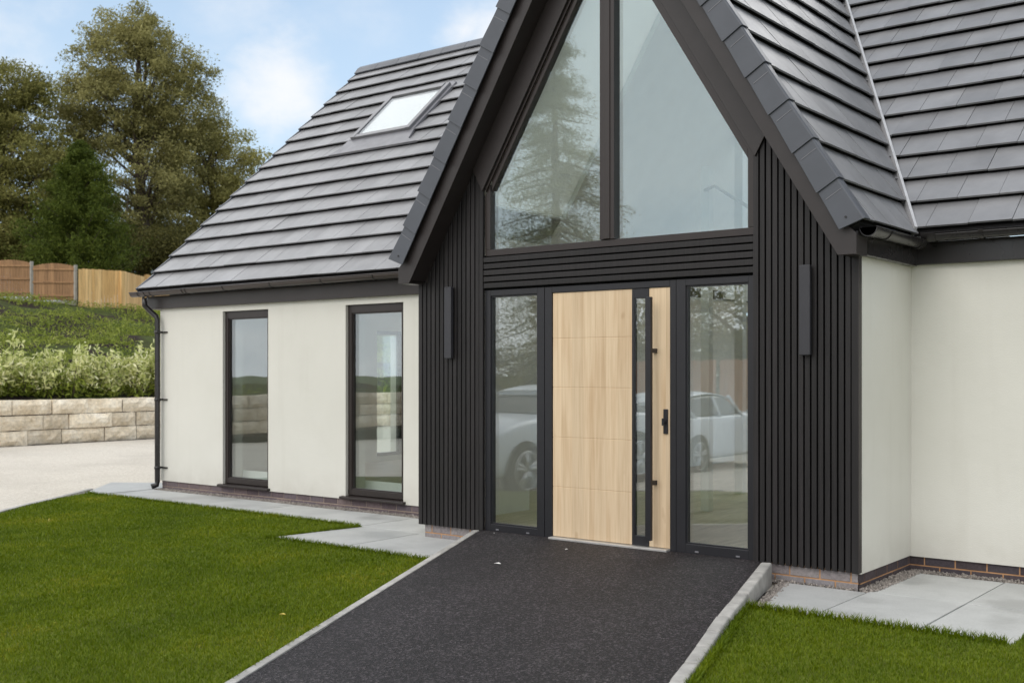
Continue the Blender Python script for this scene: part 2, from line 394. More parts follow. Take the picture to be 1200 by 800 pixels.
RAMP = [(-6.19,.06),(-3.60,.06),(-2.70,-2.93),(-1.55,-6.6),(-.2,-9.6),(-2.2,-9.6),(-3.75,-5.8)]
# left edge passes (-6.18,-.11) (-5.17,-2.63) (-4.63,-3.85)
RAMP = [(-6.20,.06),(-3.62,.06),(-3.565,-.07),(-3.161,-1.485),(-2.80,-2.66),(-1.55,-6.6),(-.4,-9.9),(-1.9,-9.9),(-3.75,-5.8),(-4.626,-3.853),(-5.17,-2.632),(-6.181,-.108)]
struct(sheet('driveway', RAMP, MT['tarmac'], ramp_z, .008, (-.9,-2.93)))
# kerbs
def kerb_run(pts, w0, w1, top, seg, depth, m, name, bevel):
    mb = MB(); rnd = random.Random(5)
    for (a,b) in zip(pts[:-1], pts[1:]):
        a = Vector(a); b = Vector(b); d = (b-a); L = d.length; d.normalize(); nrm = Vector((-d.y, d.x))
        n = max(1, round(L/seg))
        for i in range(n):
            p = a+d*(L*i/n+.003); q = a+d*(L*(i+1)/n-.003)
            j = rnd.uniform(-.004,.004)*(seg < .5); jn = rnd.uniform(-.004,.004)*(seg < .5)
            c = [p+nrm*(w0+jn), q+nrm*(w0+jn), q+nrm*(w1+jn), p+nrm*(w1+jn)]
            zt = [top(v.y)+j for v in c]
            t = [(v.x,v.y,z) for v,z in zip(c,zt)]; bt = [(v.x,v.y,z-depth) for v,z in zip(c,zt)]
            if (c[1]-c[0]).cross(c[2]-c[1]) < 0: t = t[::-1]; bt = bt[::-1]
            mb.hexa(bt, t)
    return struct(mb.build(name, m, bevel=bevel))
kerb_run([(-3.565,-.05),(-3.161,-1.485),(-2.80,-2.66),(-1.55,-6.6)], 0.0, .080, lambda y: max(ramp_z(y), lawn_z(y)+.02)+.02, .3, .2, MT['kerb'], 'kerb', .012)
kerb_run([(-6.215,-.02),(-5.17,-2.632),(-4.626,-3.853),(-3.75,-5.8),(-2.3,-9)], -.058, -.002, lambda y: max(ramp_z(y), lawn_z(y))+.014, .92, .2, MT['kerb'], 'kerb', .004)
kerb_run([(-13.0,.46),(-12.34,-.45),(-11.70,-1.5),(-10.65,-2.9),(-9.15,-4.5),(-7.25,-6.4)], -.06, .0, lambda y: lawn_z(y)+.012, .8, .15, MT['kerb'], 'kerb', .004)

# paving slabs
pv = MB()
def slab(poly, z=0.0):
    cx = sum(p[0] for p in poly)/len(poly); cy = sum(p[1] for p in poly)/len(poly)
    pp = []
    for x,y in poly:
        dx, dy = x-cx, y-cy
        pp.append((x-math.copysign(.0055,dx), y-math.copysign(.0055,dy)))
    dz = random.uniform(-.0015,.0015)
    pv.prism_xy(pp, z-.05, z+dz)
x = -6.86
slab([(-6.95,.12),(-6.10,.12),(-6.10,.0),(-6.95,.0)][::-1], .002)
xs = [-6.96-.905*i for i in range(7)]
for a,b in zip(xs[1:], xs[:-1]): slab([(a,.15),(b,.15),(b,.92),(a,.92)], .004)
slab([(-12.42,.15),(-12.42,1.6),(-12.95,1.55),(-13.62,1.1),(-12.68,.15)][::-1], .004)
slab([(-12.62,1.62),(-12.62,3.4),(-13.1,3.4),(-13.1,1.56)][::-1], .004)
for x0,x1 in ((-7.96,-7.07),(-7.07,-6.18)):
    slab([(x0,-.88),(x1,-.88),(x1,.146),(x0,.146)], .004)
slab([(-6.18,-.88),(-5.93,-.88),(-6.18,-.25)], .004)
for x0,x1 in ((-3.43,-2.796),(-2.796,-2.159),(-2.159,-1.63)):
    y1 = .0-.03 if x1 < -2.7 else .94
    if x1 < -2.7: slab([(-3.14,-.94),(x1,-.94),(x1,y1),(-3.375,y1)], .004)
    else:
        slab([(x0,-.94),(x1,-.94),(x1,-.0),(x0,-.0)], .004); slab([(x0,.0),(x1,.0),(x1,.93),(x0,.93)], .004)
struct(pv.build('paving', MT['slab'], bevel=.003))
# bedding below slabs
bd = MB(); bd.box(-12.6,-6.97,.2,1.1,-.06,-.022); bd.box(-7.9,-6.25,-.82,.19,-.06,-.022); bd.box(-3.4,-1.66,-.9,1.1,-.06,-.022); struct(bd.build('paving_bed', MT['deck']))

# ------------------------------------------------------------------ HOUSE
XL, XR, XC = -6.95, -2.865, -4.9075
H = thing('house', 'modern white rendered house with black slatted porch, steep grey tiled gable and oak door', 'house', (XC,0,0))
T = 1.63; ZA = 5.93                       # porch pitch, deck apex
ZE, YE, TT = 2.53, .93, .9215             # main eave, pitch
cm = 1/math.sqrt(1+TT*TT); sm = TT*cm; cp = 1/math.sqrt(1+T*T); sp_ = T*cp
WY = 1.08
ZW = 2.36
# walls
def wall_open(mb, x0, x1, z0, z1, y0, y1, ops):
    xs = sorted({x0,x1,*[o[0] for o in ops],*[o[1] for o in ops]})
    for a,b in zip(xs[:-1],xs[1:]):
        zz = [(z0,z1)]
        for o in ops:
            if o[0] <= a+1e-6 and o[1] >= b-1e-6:
                nz = []
                for c,d in zz:
                    if o[2] > c: nz.append((c,min(d,o[2])))
                    if o[3] < d: nz.append((max(c,o[3]),d))
                zz = nz
        for c,d in zz:
            if d-c > 1e-4: mb.box(a,b,y0,y1,c,d)
LW = [(-11.192,-10.345,.115,2.228), (-9.043,-8.171,.115,2.228)]
w = MB(); wall_open(w, -12.47, XL+.02, .10, ZW, WY, WY+.3, LW); w.build('wall', MT['render'], H)
w = MB(); w.box(-2.90, 6, WY, WY+.3, .10, ZW); w.build('wall', MT['render'], H)
w = MB(); w.box(XR-.2, XR-.004, .05, WY-.002, .105, 2.30); w.build('wall', MT['render'], H)
w = MB(); w.box(XL+.004, XL+.2, .05, WY+.1, .105, 2.30); w.build('wall', MT['render'], H)
# gable end wall with slim window, unseen rear wall with openings enlarged for daylight
GW = (4.70, 5.30, .2, 2.12)
w = MB()
for a,b,c,d in ((WY+.302,GW[0],.1,ZW),(GW[1],8.4,.1,ZW),(GW[0],GW[1],.1,GW[2]),(GW[0],GW[1],GW[3],ZW)): w.box(-12.47,-12.17,a,b,c,d)
w.prism_yz([(WY,ZW+.002),(8.72,ZW+.002),(4.9,ZE+TT*(4.9-YE)-.12)], -12.46,-12.2)
w.build('wall', MT['render'], H)
w = MB(); wall_open(w, -12.47, 6, .10, ZW, 8.42, 8.72, [(-11.8,-8.5,.14,2.2),(-7.6,-2.3,.14,2.3),(-1.5,.5,.9,2.1)]); w.build('wall', MT['render'], H)
w = MB(); w.box(5.7,6,WY+.302,8.418,.1,ZW); w.prism_yz([(WY,ZW+.002),(8.72,ZW+.002),(4.9,ZE+TT*(4.9-YE)-.12)],5.72,5.98); w.build('wall', MT['render'], H)
# plinth bricks (real bricks and mortar)
def brick_run(mb, mo, p, q, z0, ncourse, out, depth=.1, phase=0.):
    p = Vector((*p,0)); q = Vector((*q,0)); d = (q-p); L = d.length; d.normalize(); o = Vector((*out,0))
    a = p-o*depth; 
    pts = [p-o*.004, q-o*.004, q-o*depth, p-o*depth]
    if (pts[1]-pts[0]).cross(pts[2]-pts[1]).z < 0: pts = pts[::-1]
    mo.prism_xy([(v.x,v.y) for v in pts], -.12, z0+ncourse*.075)
    for c in range(ncourse):
        s = -(.1125 if c%2 else 0) - phase
        while s < L:
            a0 = max(0, s+.005); a1 = min(L, s+.22)
            if a1-a0 > .02:
                j = random.uniform(-.0015,.0015)
                pts = [p+d*a0+o*j, p+d*a1+o*j, p+d*a1-o*.05, p+d*a0-o*.05]
                if (pts[1]-pts[0]).cross(pts[2]-pts[1]).z < 0: pts = pts[::-1]
                mb.prism_xy([(v.x,v.y) for v in pts], z0+c*.075+.005, z0+(c+1)*.075-.005)
            s += .225
b = MB(); mo = MB(); brick_run(b, mo, (-12.455,1.098),(-6.9,1.098), -.047, 2, (0,-1)); o_ = mo.build('plinth', MT['mortarp'], H); b.build('brickwork', MT['brickd'], o_, .002)
b = MB(); mo = MB(); brick_run(b, mo, (-2.888,1.098),(5,1.098), -.042, 2, (0,-1)); o_ = mo.build('plinth', MT['mortar'], H); b.build('brickwork', MT['brickk'], o_, .002)
b = MB(); mo = MB(); brick_run(b, mo, (-2.882,.045),(-2.882,1.1), -.042, 2, (1,0)); o_ = mo.build('plinth', MT['mortar'], H); b.build('brickwork', MT['brickk'], o_, .002)
b = MB(); mo = MB(); brick_run(b, mo, (-6.905,.035),(-6.10,.035), -.032, 2, (0,-1), phase=.03); o_ = mo.build('plinth', MT['mortar'], H); b.build('brickwork', MT['brickl'], o_, .003)
b = MB(); mo = MB(); brick_run(b, mo, (-3.66,.035),(-2.884,.035), -.032, 2, (0,-1), phase=.06); o_ = mo.build('plinth', MT['mortar'], H); b.build('brickwork', MT['brickl'], o_, .003)
# cladding backing and slats
ZS = 5.50                                  # soffit line apex
def slat_top(x): return max(ZS - T*abs(x-XC) + .01, 2.292)
bk = MB()
bk.prism_xz([(XL+.012,.13),(-6.20,.13),(-6.20,slat_top(-6.2)),(XL+.012,slat_top(XL))], .026, .034)
bk.prism_xz([(-3.64,.13),(XR-.012,.13),(XR-.012,slat_top(XR)),(-3.64,slat_top(-3.64))], .026, .034)
bk.box(-6.20,-3.64,.026,.034,2.2,2.5)
bk.build('cladding_backing', MT['void'], H)
def slats(x0, x1, n, trims):
    mb = MB(); pit = (x1-x0)/n
    for i in range(n):
        a = x0+i*pit+.006; b = x0+(i+1)*pit-.006; j = random.uniform(-.001,.001)
        mb.prism_xz([(a,.118+random.uniform(-.002,.002)),(b,.118),(b,slat_top(b)),(a,slat_top(a))], j, .024)
    for a,b,yy in trims:
        mb.prism_xz([(a,.116),(b,.116),(b,slat_top(b)),(a,slat_top(a))], yy, .024)
    return mb.build('cladding', MT['clad'], H, .0025)
slats(XL+.045, -6.235, 13, [(XL,XL+.043,-.004),(-6.233,-6.192,-.006)])
slats(-3.603, XR-.05, 14, [(-3.647,-3.606,-.006),(XR-.048,XR,-.004)])
hs = MB()
zt = 2.212; pit = .0555
for i in range(5): hs.box(-6.190,-3.649, random.uniform(-.001,.001), .024, zt+i*pit+.006, zt+(i+1)*pit-.006)
hs.build('cladding', MT['clad'], H, .0025)
# side returns of black trim at porch corner
w = MB(); w.box(XR-.001,XR+.004,-.003,.05,.12,2.3); w.build('corner_trim', MT['trim'], H)

# entrance screen
def frame_box(mb, x0, x1, z0, z1, y0, y1, l, r, b, t):
    mb.box(x0,x0+l,y0,y1,z0,z1); mb.box(x1-r,x1,y0,y1,z0,z1); mb.box(x0+l,x1-r,y0,y1,z0,z0+b); mb.box(x0+l,x1-r,y0,y1,z1-t,z1)
ES = MB()
for a,b in ((-6.19,-5.553),(-4.297,-3.65)): pass
def win(name, parent, x0, x1, z0, z1, yf, depth, bd, fm, gm, gy=None):
    f = MB(); frame_box(f, x0,x1,z0,z1,yf,yf+depth,*bd)
    wo = f.build('window', fm, parent, .003)
    gy = gy if gy is not None else yf+depth*.45
    p = MB(); p.box(x0+bd[0]-.004,x1-bd[1]+.004,gy,gy+.024,z0+bd[2]-.004,z1-bd[3]+.004); p.build('pane', gm, wo)
    # glazing bead
    q = MB(); frame_box(q, x0+bd[0],x1-bd[1],z0+bd[2],z1-bd[3],yf+.012,gy-.001,.012,.012,.012,.012); q.build('glazing_bead', fm, wo)
    return wo
ZB = .122
w1 = win('sidelight', H, -6.19,-5.552,ZB,2.2,.022,.075,(.062,.072,.06,.05), MT['anth'], MT['glass'])
w2 = win('sidelight', H, -4.298,-3.652,ZB,2.2,.022,.075,(.080,.045,.07,.05), MT['anth'], MT['glass'])
for wo,xx in ((w1,(-6.05,-5.72)),(w2,(-4.12,-3.78))):
    for xq in xx:
        d = MB(); d.box(xq-.016,xq+.016,.016,.0215,ZB+.012,ZB+.024); d.build('drain_cap', MT['flash'], wo, .002)
# door
DF = MB(); DF.box(-5.548,-5.475,.024,.097,ZB,2.2); DF.box(-4.354,-4.302,.024,.097,ZB,2.2); DF.box(-5.473,-4.356,.024,.097,2.150,2.2)
FD = DF.build('front_door', MT['anth'], H, .003)
th = MB(); th.box(-5.473,-4.356,-.03,.09,ZB-.004,ZB+.014); th.build('threshold', MT['alu'], FD, .003)
dl = MB()
gz = [1.772,1.368,.958,.548]
zz = [2.147]+gz+[.139]
for a,b in zip(zz[:-1],zz[1:]):
    dl.box(-5.470,-4.702,.034,.075,b+(.0022 if b!=.139 else 0),a-(.0022 if a!=2.147 else 0))
dl.box(-5.468,-4.704,.0365,.074,.14,2.146)
dl.box(-4.544,-4.359,.034,.075,.139,2.147)
dl.build('door_leaf', MT['oak'], FD, .002)
dp = MB(); frame_box(dp, -4.700,-4.546,.139,2.147,.030,.075,.022,.034,.075,.075); dp.build('door_panel', MT['anth'], FD, .002)
dg = MB(); dg.box(-4.680,-4.578,.044,.064,.21,2.076); dg.build('door_pane', MT['glass'], FD)
ba = MB(); ba.box(-4.508,-4.468,-.075,-.040,.20,2.072); bar = ba.build('pull_handle', MT['anth'], FD, .004)
for z in (1.659,.641):
    st = MB(); st.box(-4.505,-4.471,-.0395,.0335,z-.017,z+.017); st.build('standoff', MT['anth'], bar, .002)
lk = MB(); lk.box(-4.412,-4.374,.020,.0335,1.02,1.21); lo = lk.build('lock_plate', MT['anth'], FD, .004)
l2 = MB(); l2.tube([(-4.393,.0195,1.115),(-4.393,-.012,1.115)], .014, 14); l2.box(-4.402,-4.384,-.02,-.012,1.085,1.14); l2.build('latch', MT['anth'], lo)
# gable window
GZ0 = 2.495; GA = 5.11                  # outer frame
def gslope(x, A): return A - T*abs(x-XC)
def gpoly(xl, xr, z0, A):
    pts = [(xl,z0),(xr,z0),(xr,gslope(xr,A))]
    if xl < XC < xr: pts.append((XC,A))
    pts.append((xl,gslope(xl,A))); return pts
gf = MB()
gf.box(-6.188,-3.652,.022,.1,GZ0,GZ0+.055)
gf.prism_xz([(-6.188,GZ0+.056),(-6.132,GZ0+.056),(-6.132,gslope(-6.132,GA)),(-6.188,gslope(-6.188,GA))], .022,.1)
gf.prism_xz([(-3.702,GZ0+.056),(-3.652,GZ0+.056),(-3.652,gslope(-3.652,GA)),(-3.702,gslope(-3.702,GA))], .022,.1)
for s in (-1,1):
    a = XC+s*1.204; pts = [(a,gslope(a,GA)),(XC+s*.07,gslope(XC+.07,GA)),(XC+s*.07,gslope(XC+.07,GA-.09)),(a,gslope(a,GA-.09))]
    gf.prism_xz(pts if s<0 else pts[::-1], .024,.098)
GWn = gf.build('gable_window', MT['brown'], H, .003)
mu = MB()
mu.prism_xz([(-4.992,GZ0+.057),(-4.856,GZ0+.057),(-4.856,gslope(-4.856,GA-.01)),(XC,GA-.01),(-4.992,gslope(-4.992,GA-.01))], .012,.1)
mu.prism_xz([(-4.955,GZ0+.060),(-4.893,GZ0+.060),(-4.893,gslope(-4.893,GA-.03)),(-4.955,gslope(-4.955,GA-.03))], .004,.0115)
mu.build('mullion', MT['brown'], GWn, .003)
for xl,xr in ((-6.136,-4.988),(-4.86,-3.698)):
    p = MB(); p.prism_xz(gpoly(xl,xr,GZ0+.05,GA-.085), .056,.080); p.build('pane', MT['gglass'], GWn)
# sloping board between window and soffit
for s in (-1,1):
    bb = MB()
    lo1 = (XC+s*1.2815, gslope(XC+1.2815, 5.145)); up1 = (XC+s*1.388, gslope(XC+1.388, ZS+.008))
    pts = [lo1, (XC, 5.145), (XC, ZS+.008), up1]
    bb.prism_xz(pts if s<0 else pts[::-1], -.022, .02); bb.build('rake_trim', MT['trim'], H, .003)
    # thin bead along the glass
    be = MB(); pts = [(XC+s*1.26,gslope(XC+1.26,5.105)),(XC,5.105),(XC,5.140),(XC+s*1.26,gslope(XC+1.26,5.140))]
    be.prism_xz(pts if s<0 else pts[::-1], .002, .0215); be.build('rake_trim', MT['brown'], H)

# porch soffits, bargeboards
for s in (-1,1):
    so = MB(); hh = 1.965
    pts = [(XC+s*hh,gslope(XC+hh,ZS+.03)),(XC,ZS+.03),(XC,ZS+.012),(XC+s*hh,gslope(XC+hh,ZS+.012))]
    so.prism_xz(pts[::-1] if s<0 else pts, -.176, .045); so.build('soffit', MT['trim'], H)
    bb = MB()
    pts = [(XC+s*1.975,2.281),(XC,ZS),(XC,5.80),(XC+s*2.02,gslope(XC+2.02,5.80)),(XC+s*2.105,2.42),(XC+s*2.105,2.281)]
    bb.prism_xz(pts if s<0 else pts[::-1], -.202,-.178); bg = bb.build('bargeboard', MT['trim'], H, .003)
    # boxed foot returning along the eave
    ft = MB(); a,b = sorted((XC+s*1.99,XC+s*2.103)); ft.box(a,b,-.177,.0,2.283,2.40); a,b = sorted((XC+s*1.93,XC+s*2.10)); ft.box(a,b,.0005,.020,2.30,2.42); ft.build('bargeboard_foot', MT['trim'], bg)

# ---- roofs
def clip(poly, planes):
    for a,b,c in planes:
        out = []
        for i in range(len(poly)):
            p, q = poly[i], poly[(i+1)%len(poly)]
            dp_ = a*p[0]+b*p[1]-c; dq = a*q[0]+b*q[1]-c
            if dp_ <= 0: out.append(p)
            if (dp_ < 0 < dq) or (dq < 0 < dp_):
                k = dp_/(dp_-dq); out.append((p[0]+(q[0]-p[0])*k, p[1]+(q[1]-p[1])*k))
        poly = out
        if len(poly) < 3: return []
    return poly
GA_ = .3375; TW = .30
def tile_roof(O, A, U, s0, s1, tmax, planes, flip=False, seed=1):
    O = Vector(O); A = Vector(A); U = Vector(U); N = A.cross(U)
    if flip: N = -N
    rnd = random.Random(seed); mb = MB(); nc = int(math.ceil(tmax/GA_))
    for j in range(nc):
        t0 = j*GA_; off = (.5*TW if j%2 else 0)
        i0 = int(math.floor((s0-off)/TW))-1; i1 = int(math.ceil((s1-off)/TW))+1
        for i in range(i0,i1):
            a = i*TW+off+.0018; b = a+TW-.0036
            poly = clip([(a,t0),(b,t0),(b,t0+GA_+.012),(a,t0+GA_+.012)], planes+[(-1,0,-s0),(1,0,s1),(0,1,tmax)])
            if len(poly) < 3: continue
            dh = rnd.uniform(-.0015,.0025); tl = rnd.uniform(-.004,.004); tb = rnd.uniform(-.003,.003)
            top = []; bot = []
            for s_,t_ in poly:
                h = .056+dh - (t_-t0)/GA_*.044 + tl*(s_-a-TW/2)
                p = O+A*s_+U*(t_+tb)
                top.append(p+N*h); bot.append(p+N*(h-.015))
            if flip: mb.hexa(bot[::-1], top[::-1])
            else: mb.hexa(bot, top)
    return mb
def deck(O, A, U, poly, th, flip=False):
    O = Vector(O); A = Vector(A); U = Vector(U); N = A.cross(U)*(-1 if flip else 1)
    top = [O+A*s_+U*t_+N*.002 for s_,t_ in poly]; bot = [p-N*th for p in top]
    mb = MB()
    mb.hexa(bot[::-1], top[::-1]) if flip else mb.hexa(bot, top)
    return mb
RL = (4.9-YE)/cm
U_m = (0, cm, sm)
XV = -12.71
vl = (T, -sm, (ZA-ZE)*-1 - T*XC*-1*-1)   # placeholder, set below
# left main: z_main >= ZA + T*(x-XC)  ->  T x - sm t <= ZE - ZA + T*XC
pl_left = [(T, -sm, ZE-ZA+T*XC)]
pl_right = [(-T, -sm, -(ZA-ZE+T*XC))]
bigl = [(XV,0),(-4,0),(-4,RL),(XV,RL)]
roofL = deck((0,YE,ZE),(1,0,0),U_m, clip(bigl, pl_left), .035).build('roof', MT['deck'], H)
tile_roof((0,YE,ZE),(1,0,0),U_m, XV+.01, -3, RL-.02, pl_left, seed=3).build('roof_tiles', MT['tile'], roofL)
bigr = [(-6,0),(6.2,0),(6.2,RL),(-6,RL)]
roofR = deck((0,YE,ZE),(1,0,0),U_m, clip(bigr, pl_right), .035).build('roof', MT['deck'], H)
tile_roof((0,YE,ZE),(1,0,0),U_m, -6, 5.2, RL-.02, pl_right, seed=4).build('roof_tiles', MT['tile'], roofR)
# rear slope
for poly in ([(-6.2,0),(3.05,0),(3.05,RL),(-6.2,RL)],[(6.76,0),(12.71,0),(12.71,RL),(6.76,RL)],[(3.05,0),(6.76,0),(6.76,.45),(3.05,.45)],[(3.05,4.6),(6.76,4.6),(6.76,RL),(3.05,RL)]):
    dk = deck((0,9.8-YE,ZE),(-1,0,0),(0,-cm,sm), poly, .12).build('roof', MT['tile'], H)
rl_ = deck((0,9.8-YE,ZE),(-1,0,0),(0,-cm,sm), [(3.05,.45),(6.76,.45),(6.76,4.6),(3.05,4.6)], .02).build('added_rooflight', MT['rglass'], H)  # added glazing in the unseen rear slope, lets daylight flood the hall
# porch slopes
HE = 2.11; TP = HE/cp; ZPE = ZA - T*HE
# z_porch = ZPE + sp_*t >= ZE + TT*(s-YE)  ->  TT s - sp_ t <= ZPE - ZE + TT*YE
plp = [(TT, -sp_, ZPE-ZE+TT*YE)]
for s in (1,-1):
    O = (XC+s*HE,0,ZPE); A = (0,1,0); U = (-s*cp,0,sp_)
    fl = s < 0
    base_poly = [(-.175,0),(6,0),(6,TP),(-.175,TP)]
    if s > 0:
        rp = deck(O,A,U, clip(base_poly, plp), .10, fl).build('roof', MT['deck'], H)
        tile_roof(O,A,U,-.205,6,TP-.01,plp,fl,seed=8+s).build('roof_tiles', MT['tile'], rp)
    else:
        hs0,hs1,ht0,ht1 = .35,1.55,.75,3.8
        for ex in ([(1,0,hs0)],[(-1,0,-hs1)],[(-1,0,-hs0),(1,0,hs1),(0,1,ht0)],[(-1,0,-hs0),(1,0,hs1),(0,-1,-ht1)]):
            rp = deck(O,A,U, clip(base_poly, plp+ex), .10, fl).build('roof', MT['deck'], H)
            tile_roof(O,A,U,-.205,6,TP-.01,plp+ex,fl,seed=8+s).build('roof_tiles', MT['tile'], rp)
        deck(O,A,U,[(hs0,ht0),(hs1,ht0),(hs1,ht1),(hs0,ht1)],.02,fl).build('added_rooflight', MT['rglass'], H)  # added opening on the hidden slope to brighten the hall
        for a0_,a1_,b0_,b1_ in ((hs0-.02,hs0,ht0,ht1),(hs1,hs1+.02,ht0,ht1),(hs0,hs1,ht0-.02,ht0),(hs0,hs1,ht1,ht1+.02)):
            deck(Vector(O)-Vector(A).cross(Vector(U))*-1*.022,A,U,[(a0_,b0_),(a1_,b0_),(a1_,b1_),(a0_,b1_)],.22,fl).build('added_rooflight_shaft', MT['intw'], H)  # white lining of the added opening
    # dry verge caps
    Ov = Vector(O); Uv = Vector(U); N = Vector(A).cross(Uv)*(-1 if fl else 1)
    for j in range(12):
        ta = j*GA_-.02; tb = (j+1)*GA_+.004
        if tb > TP: tb = TP
        cb = MB()
        def pt(y,n,t): return Ov+Uv*t+N*n+Vector((0,y,0))
        def ring(t, e):
            o_, i_ = -.246-e, -.234-e
            return [pt(o_,-.105-e*.6,t), pt(o_,.052+e,t), pt(o_+.012,.062+e,t), pt(-.155,.062+e,t), pt(-.155,.052+e,t), pt(i_+.004,.050+e,t), pt(i_,-.105-e*.6,t)]
        r0 = ring(ta,.012); r1 = ring(ta+.26,.001); r2 = ring(tb,-.001)
        if j == 0:   # curved lower end
            r0[0] = pt(-.246-.012, -.112, ta+.035); r0[6] = pt(-.234-.012,-.112,ta+.035)
        n = 7
        vs = r0+r1+r2; fs = [tuple(range(n)), tuple(range(2*n,3*n))[::-1]]
        for k in range(2):
            for q in range(n): fs.append((k*n+q, (k+1)*n+q, (k+1)*n+(q+1)%n, k*n+(q+1)%n))
        cb.add(vs, [f if not fl else f[::-1] for f in fs])
        vc = cb.build('verge_cap', MT['verge'], rp, .003)
        # moulded tally line near the upper end
        ln = MB(); pa = [pt(-.2495,-.085,ta+.262), pt(-.2495,.045,ta+.262), pt(-.2495,.045,ta+.267), pt(-.2495,-.085,ta+.267)]
        ln.hexa([p+Vector((0,.004,0)) for p in pa], pa); ln.build('cap_line', MT['flash'], vc)
        if j == 0:
            sc = MB(); c0 = pt(-.252,-.03,.06); sc.tube([c0, c0-Vector((0,.010,0))], .008, 10); sc.build('cap_screw', MT['gut'], vc)
    # curved end of the porch ridge hidden above the frame; simple ridge
rd = MB()
for k in range(10):
    y0 = -.25+.46*k; 
    for s in (1,-1):
        pts = [(XC,ZA+.10),(XC+s*.16,ZA-.16),(XC+s*.155,ZA-.185),(XC,ZA+.08)]
        rd.prism_xz(pts if s>0 else pts[::-1], y0, y0+.455)
rd.build('ridge_tiles', MT['verge'], H)
# main ridge
rd = MB(); zr = ZE+TT*(4.9-YE)
xk = XV-.01
while xk < 6:
    if not (-7 < xk < -2.6) or True:
        prof = [(-.15,-.085),(-.075,.005),(-.02,.045),(.02,.045),(.075,.005),(.15,-.085),(.14,-.1),(0,.02),(-.14,-.1)]
        rd.hexa([(xk,4.9+a,zr+.035+b) for a,b in prof][::-1], [(xk+.443,4.9+a,zr+.035+b) for a,b in prof][::-1])
    xk += .45
rd.build('ridge_tiles', MT['verge'], H)
# left verge strip of main roof
vg = MB(); 
for k in range(16):
    a = Vector((XV-.012,YE,ZE))+Vector(U_m)*(k*GA_-.015); b_ = Vector((XV-.012,YE,ZE))+Vector(U_m)*((k+1)*GA_-.01); N = Vector((0,-sm,cm))
    vg.hexa([a-N*.10,a+N*.058,b_+N*.030,b_-N*.10],[p+Vector((.03,0,0)) for p in (a-N*.10,a+N*.058,b_+N*.030,b_-N*.10)])
vg.build('verge_trim', MT['verge'], roofL)
# valley trim strips
for s,nm in ((1,'r'),(-1,'l')):
    P0 = []; 
    for z in (2.50, 5.7):
        h = (ZA-z)/T; y = YE+(z-ZE)/TT
        P0.append(Vector((XC+s*h, y, z)))
    d = (P0[1]-P0[0]).normalized(); nrm = Vector((-s*0, -.5, .7)); nrm = (Vector((s*sp_,0,cp))+Vector((0,-sm,cm))).normalized()
    side = d.cross(nrm).normalized(); vt = MB()
    vt.hexa([P0[0]-side*.011-nrm*.02,P0[0]+side*.011-nrm*.02,P0[0]+side*.011+nrm*.088,P0[0]-side*.011+nrm*.088],
            [P0[1]-side*.011-nrm*.02,P0[1]+side*.011-nrm*.02,P0[1]+side*.011+nrm*.088,P0[1]-side*.011+nrm*.088])
    vt.build('valley_trim', MT['lead'], H)
# fascias
fa = MB(); fa.box(-12.70,XL+.05,1.028,1.079,2.300,2.465); fa.box(-12.70,-12.47,1.0795,1.30,2.30,2.46); fa.build('fascia', MT['brown'], H, .003)
fa = MB(); fa.box(-2.862,6,1.028,1.079,2.300,2.465); fa.build('fascia', MT['gut'], H, .003)
fa = MB(); fa.box(-2.862,-2.806,-.176,1.0275,2.290,2.44); fa.build('fascia', MT['gut'], H, .003)
fa = MB(); fa.box(XL-.06,XL-.003,-.176,1.0275,2.290,2.44); fa.build('fascia', MT['brown'], H, .003)
# gutters
def gutter(p, q, r, m, up=Vector((0,0,1)), brk=(), name='gutter'):
    p = Vector(p); q = Vector(q); d = (q-p).normalized(); sd = d.cross(up).normalized(); mb = MB(); n = 10
    def ring(c, rr): return [c+sd*math.cos(math.pi+math.pi*k/n)*rr+up*math.sin(math.pi+math.pi*k/n)*rr for k in range(n+1)]
    o0, o1 = ring(p,r), ring(q,r); i0, i1 = ring(p,r-.006), ring(q,r-.006)
    vs = o0+o1+i0+i1; m1 = n+1
    fs = [(k,k+1,m1+k+1,m1+k) for k in range(n)]+[(2*m1+k,3*m1+k,3*m1+k+1,2*m1+k+1) for k in range(n)]
    fs += [(0,m1,3*m1,2*m1),(n,2*m1+n,3*m1+n,m1+n)]
    mb.add(vs, fs, True)
    for c in (p,q): mb.add(ring(c,r), [tuple(range(n+1))])
    # rolled front lip
    mb.tube([p+sd*-r+up*.0, q+sd*-r], .006, 6); mb.tube([p+sd*r, q+sd*r], .006, 6)
    go = mb.build(name, m, H)
    for k,(a,wd,ex) in enumerate(brk):
        c = p+d*a; bb = MB(); bb.add(ring(c-d*wd/2,r+ex)+ring(c+d*wd/2,r+ex), [(k2,k2+1,m1+k2+1,m1+k2) for k2 in range(n)], True)
        bb.add(ring(c-d*wd/2,r+ex), [tuple(range(n+1))]); bb.add(ring(c+d*wd/2,r+ex), [tuple(range(n+1))[::-1]])
        bb.build('gutter_bracket', MT['gut'], go)
    return go
gutter((-12.80,.895,2.510),(-6.99,.895,2.520), .056, MT['gutb'], brk=[(.17,.02,.005),(.31,.02,.005),(.43,.02,.005),(1.10,.02,.006),(1.17,.02,.006),(1.9,.02,.005),(2.75,.02,.005),(3.6,.02,.005),(4.4,.02,.005),(5.2,.02,.005)])
gutter((-2.72,.895,2.510),(6,.895,2.510), .056, MT['gut'], brk=[(.05,.10,.006),(.42,.03,.006),(1.3,.03,.006)])
gutter((-2.745,-.14,2.462),(-2.745,.90,2.462), .056, MT['gut'], brk=[(.05,.10,.006),(.30,.025,.006),(.99,.10,.008)])
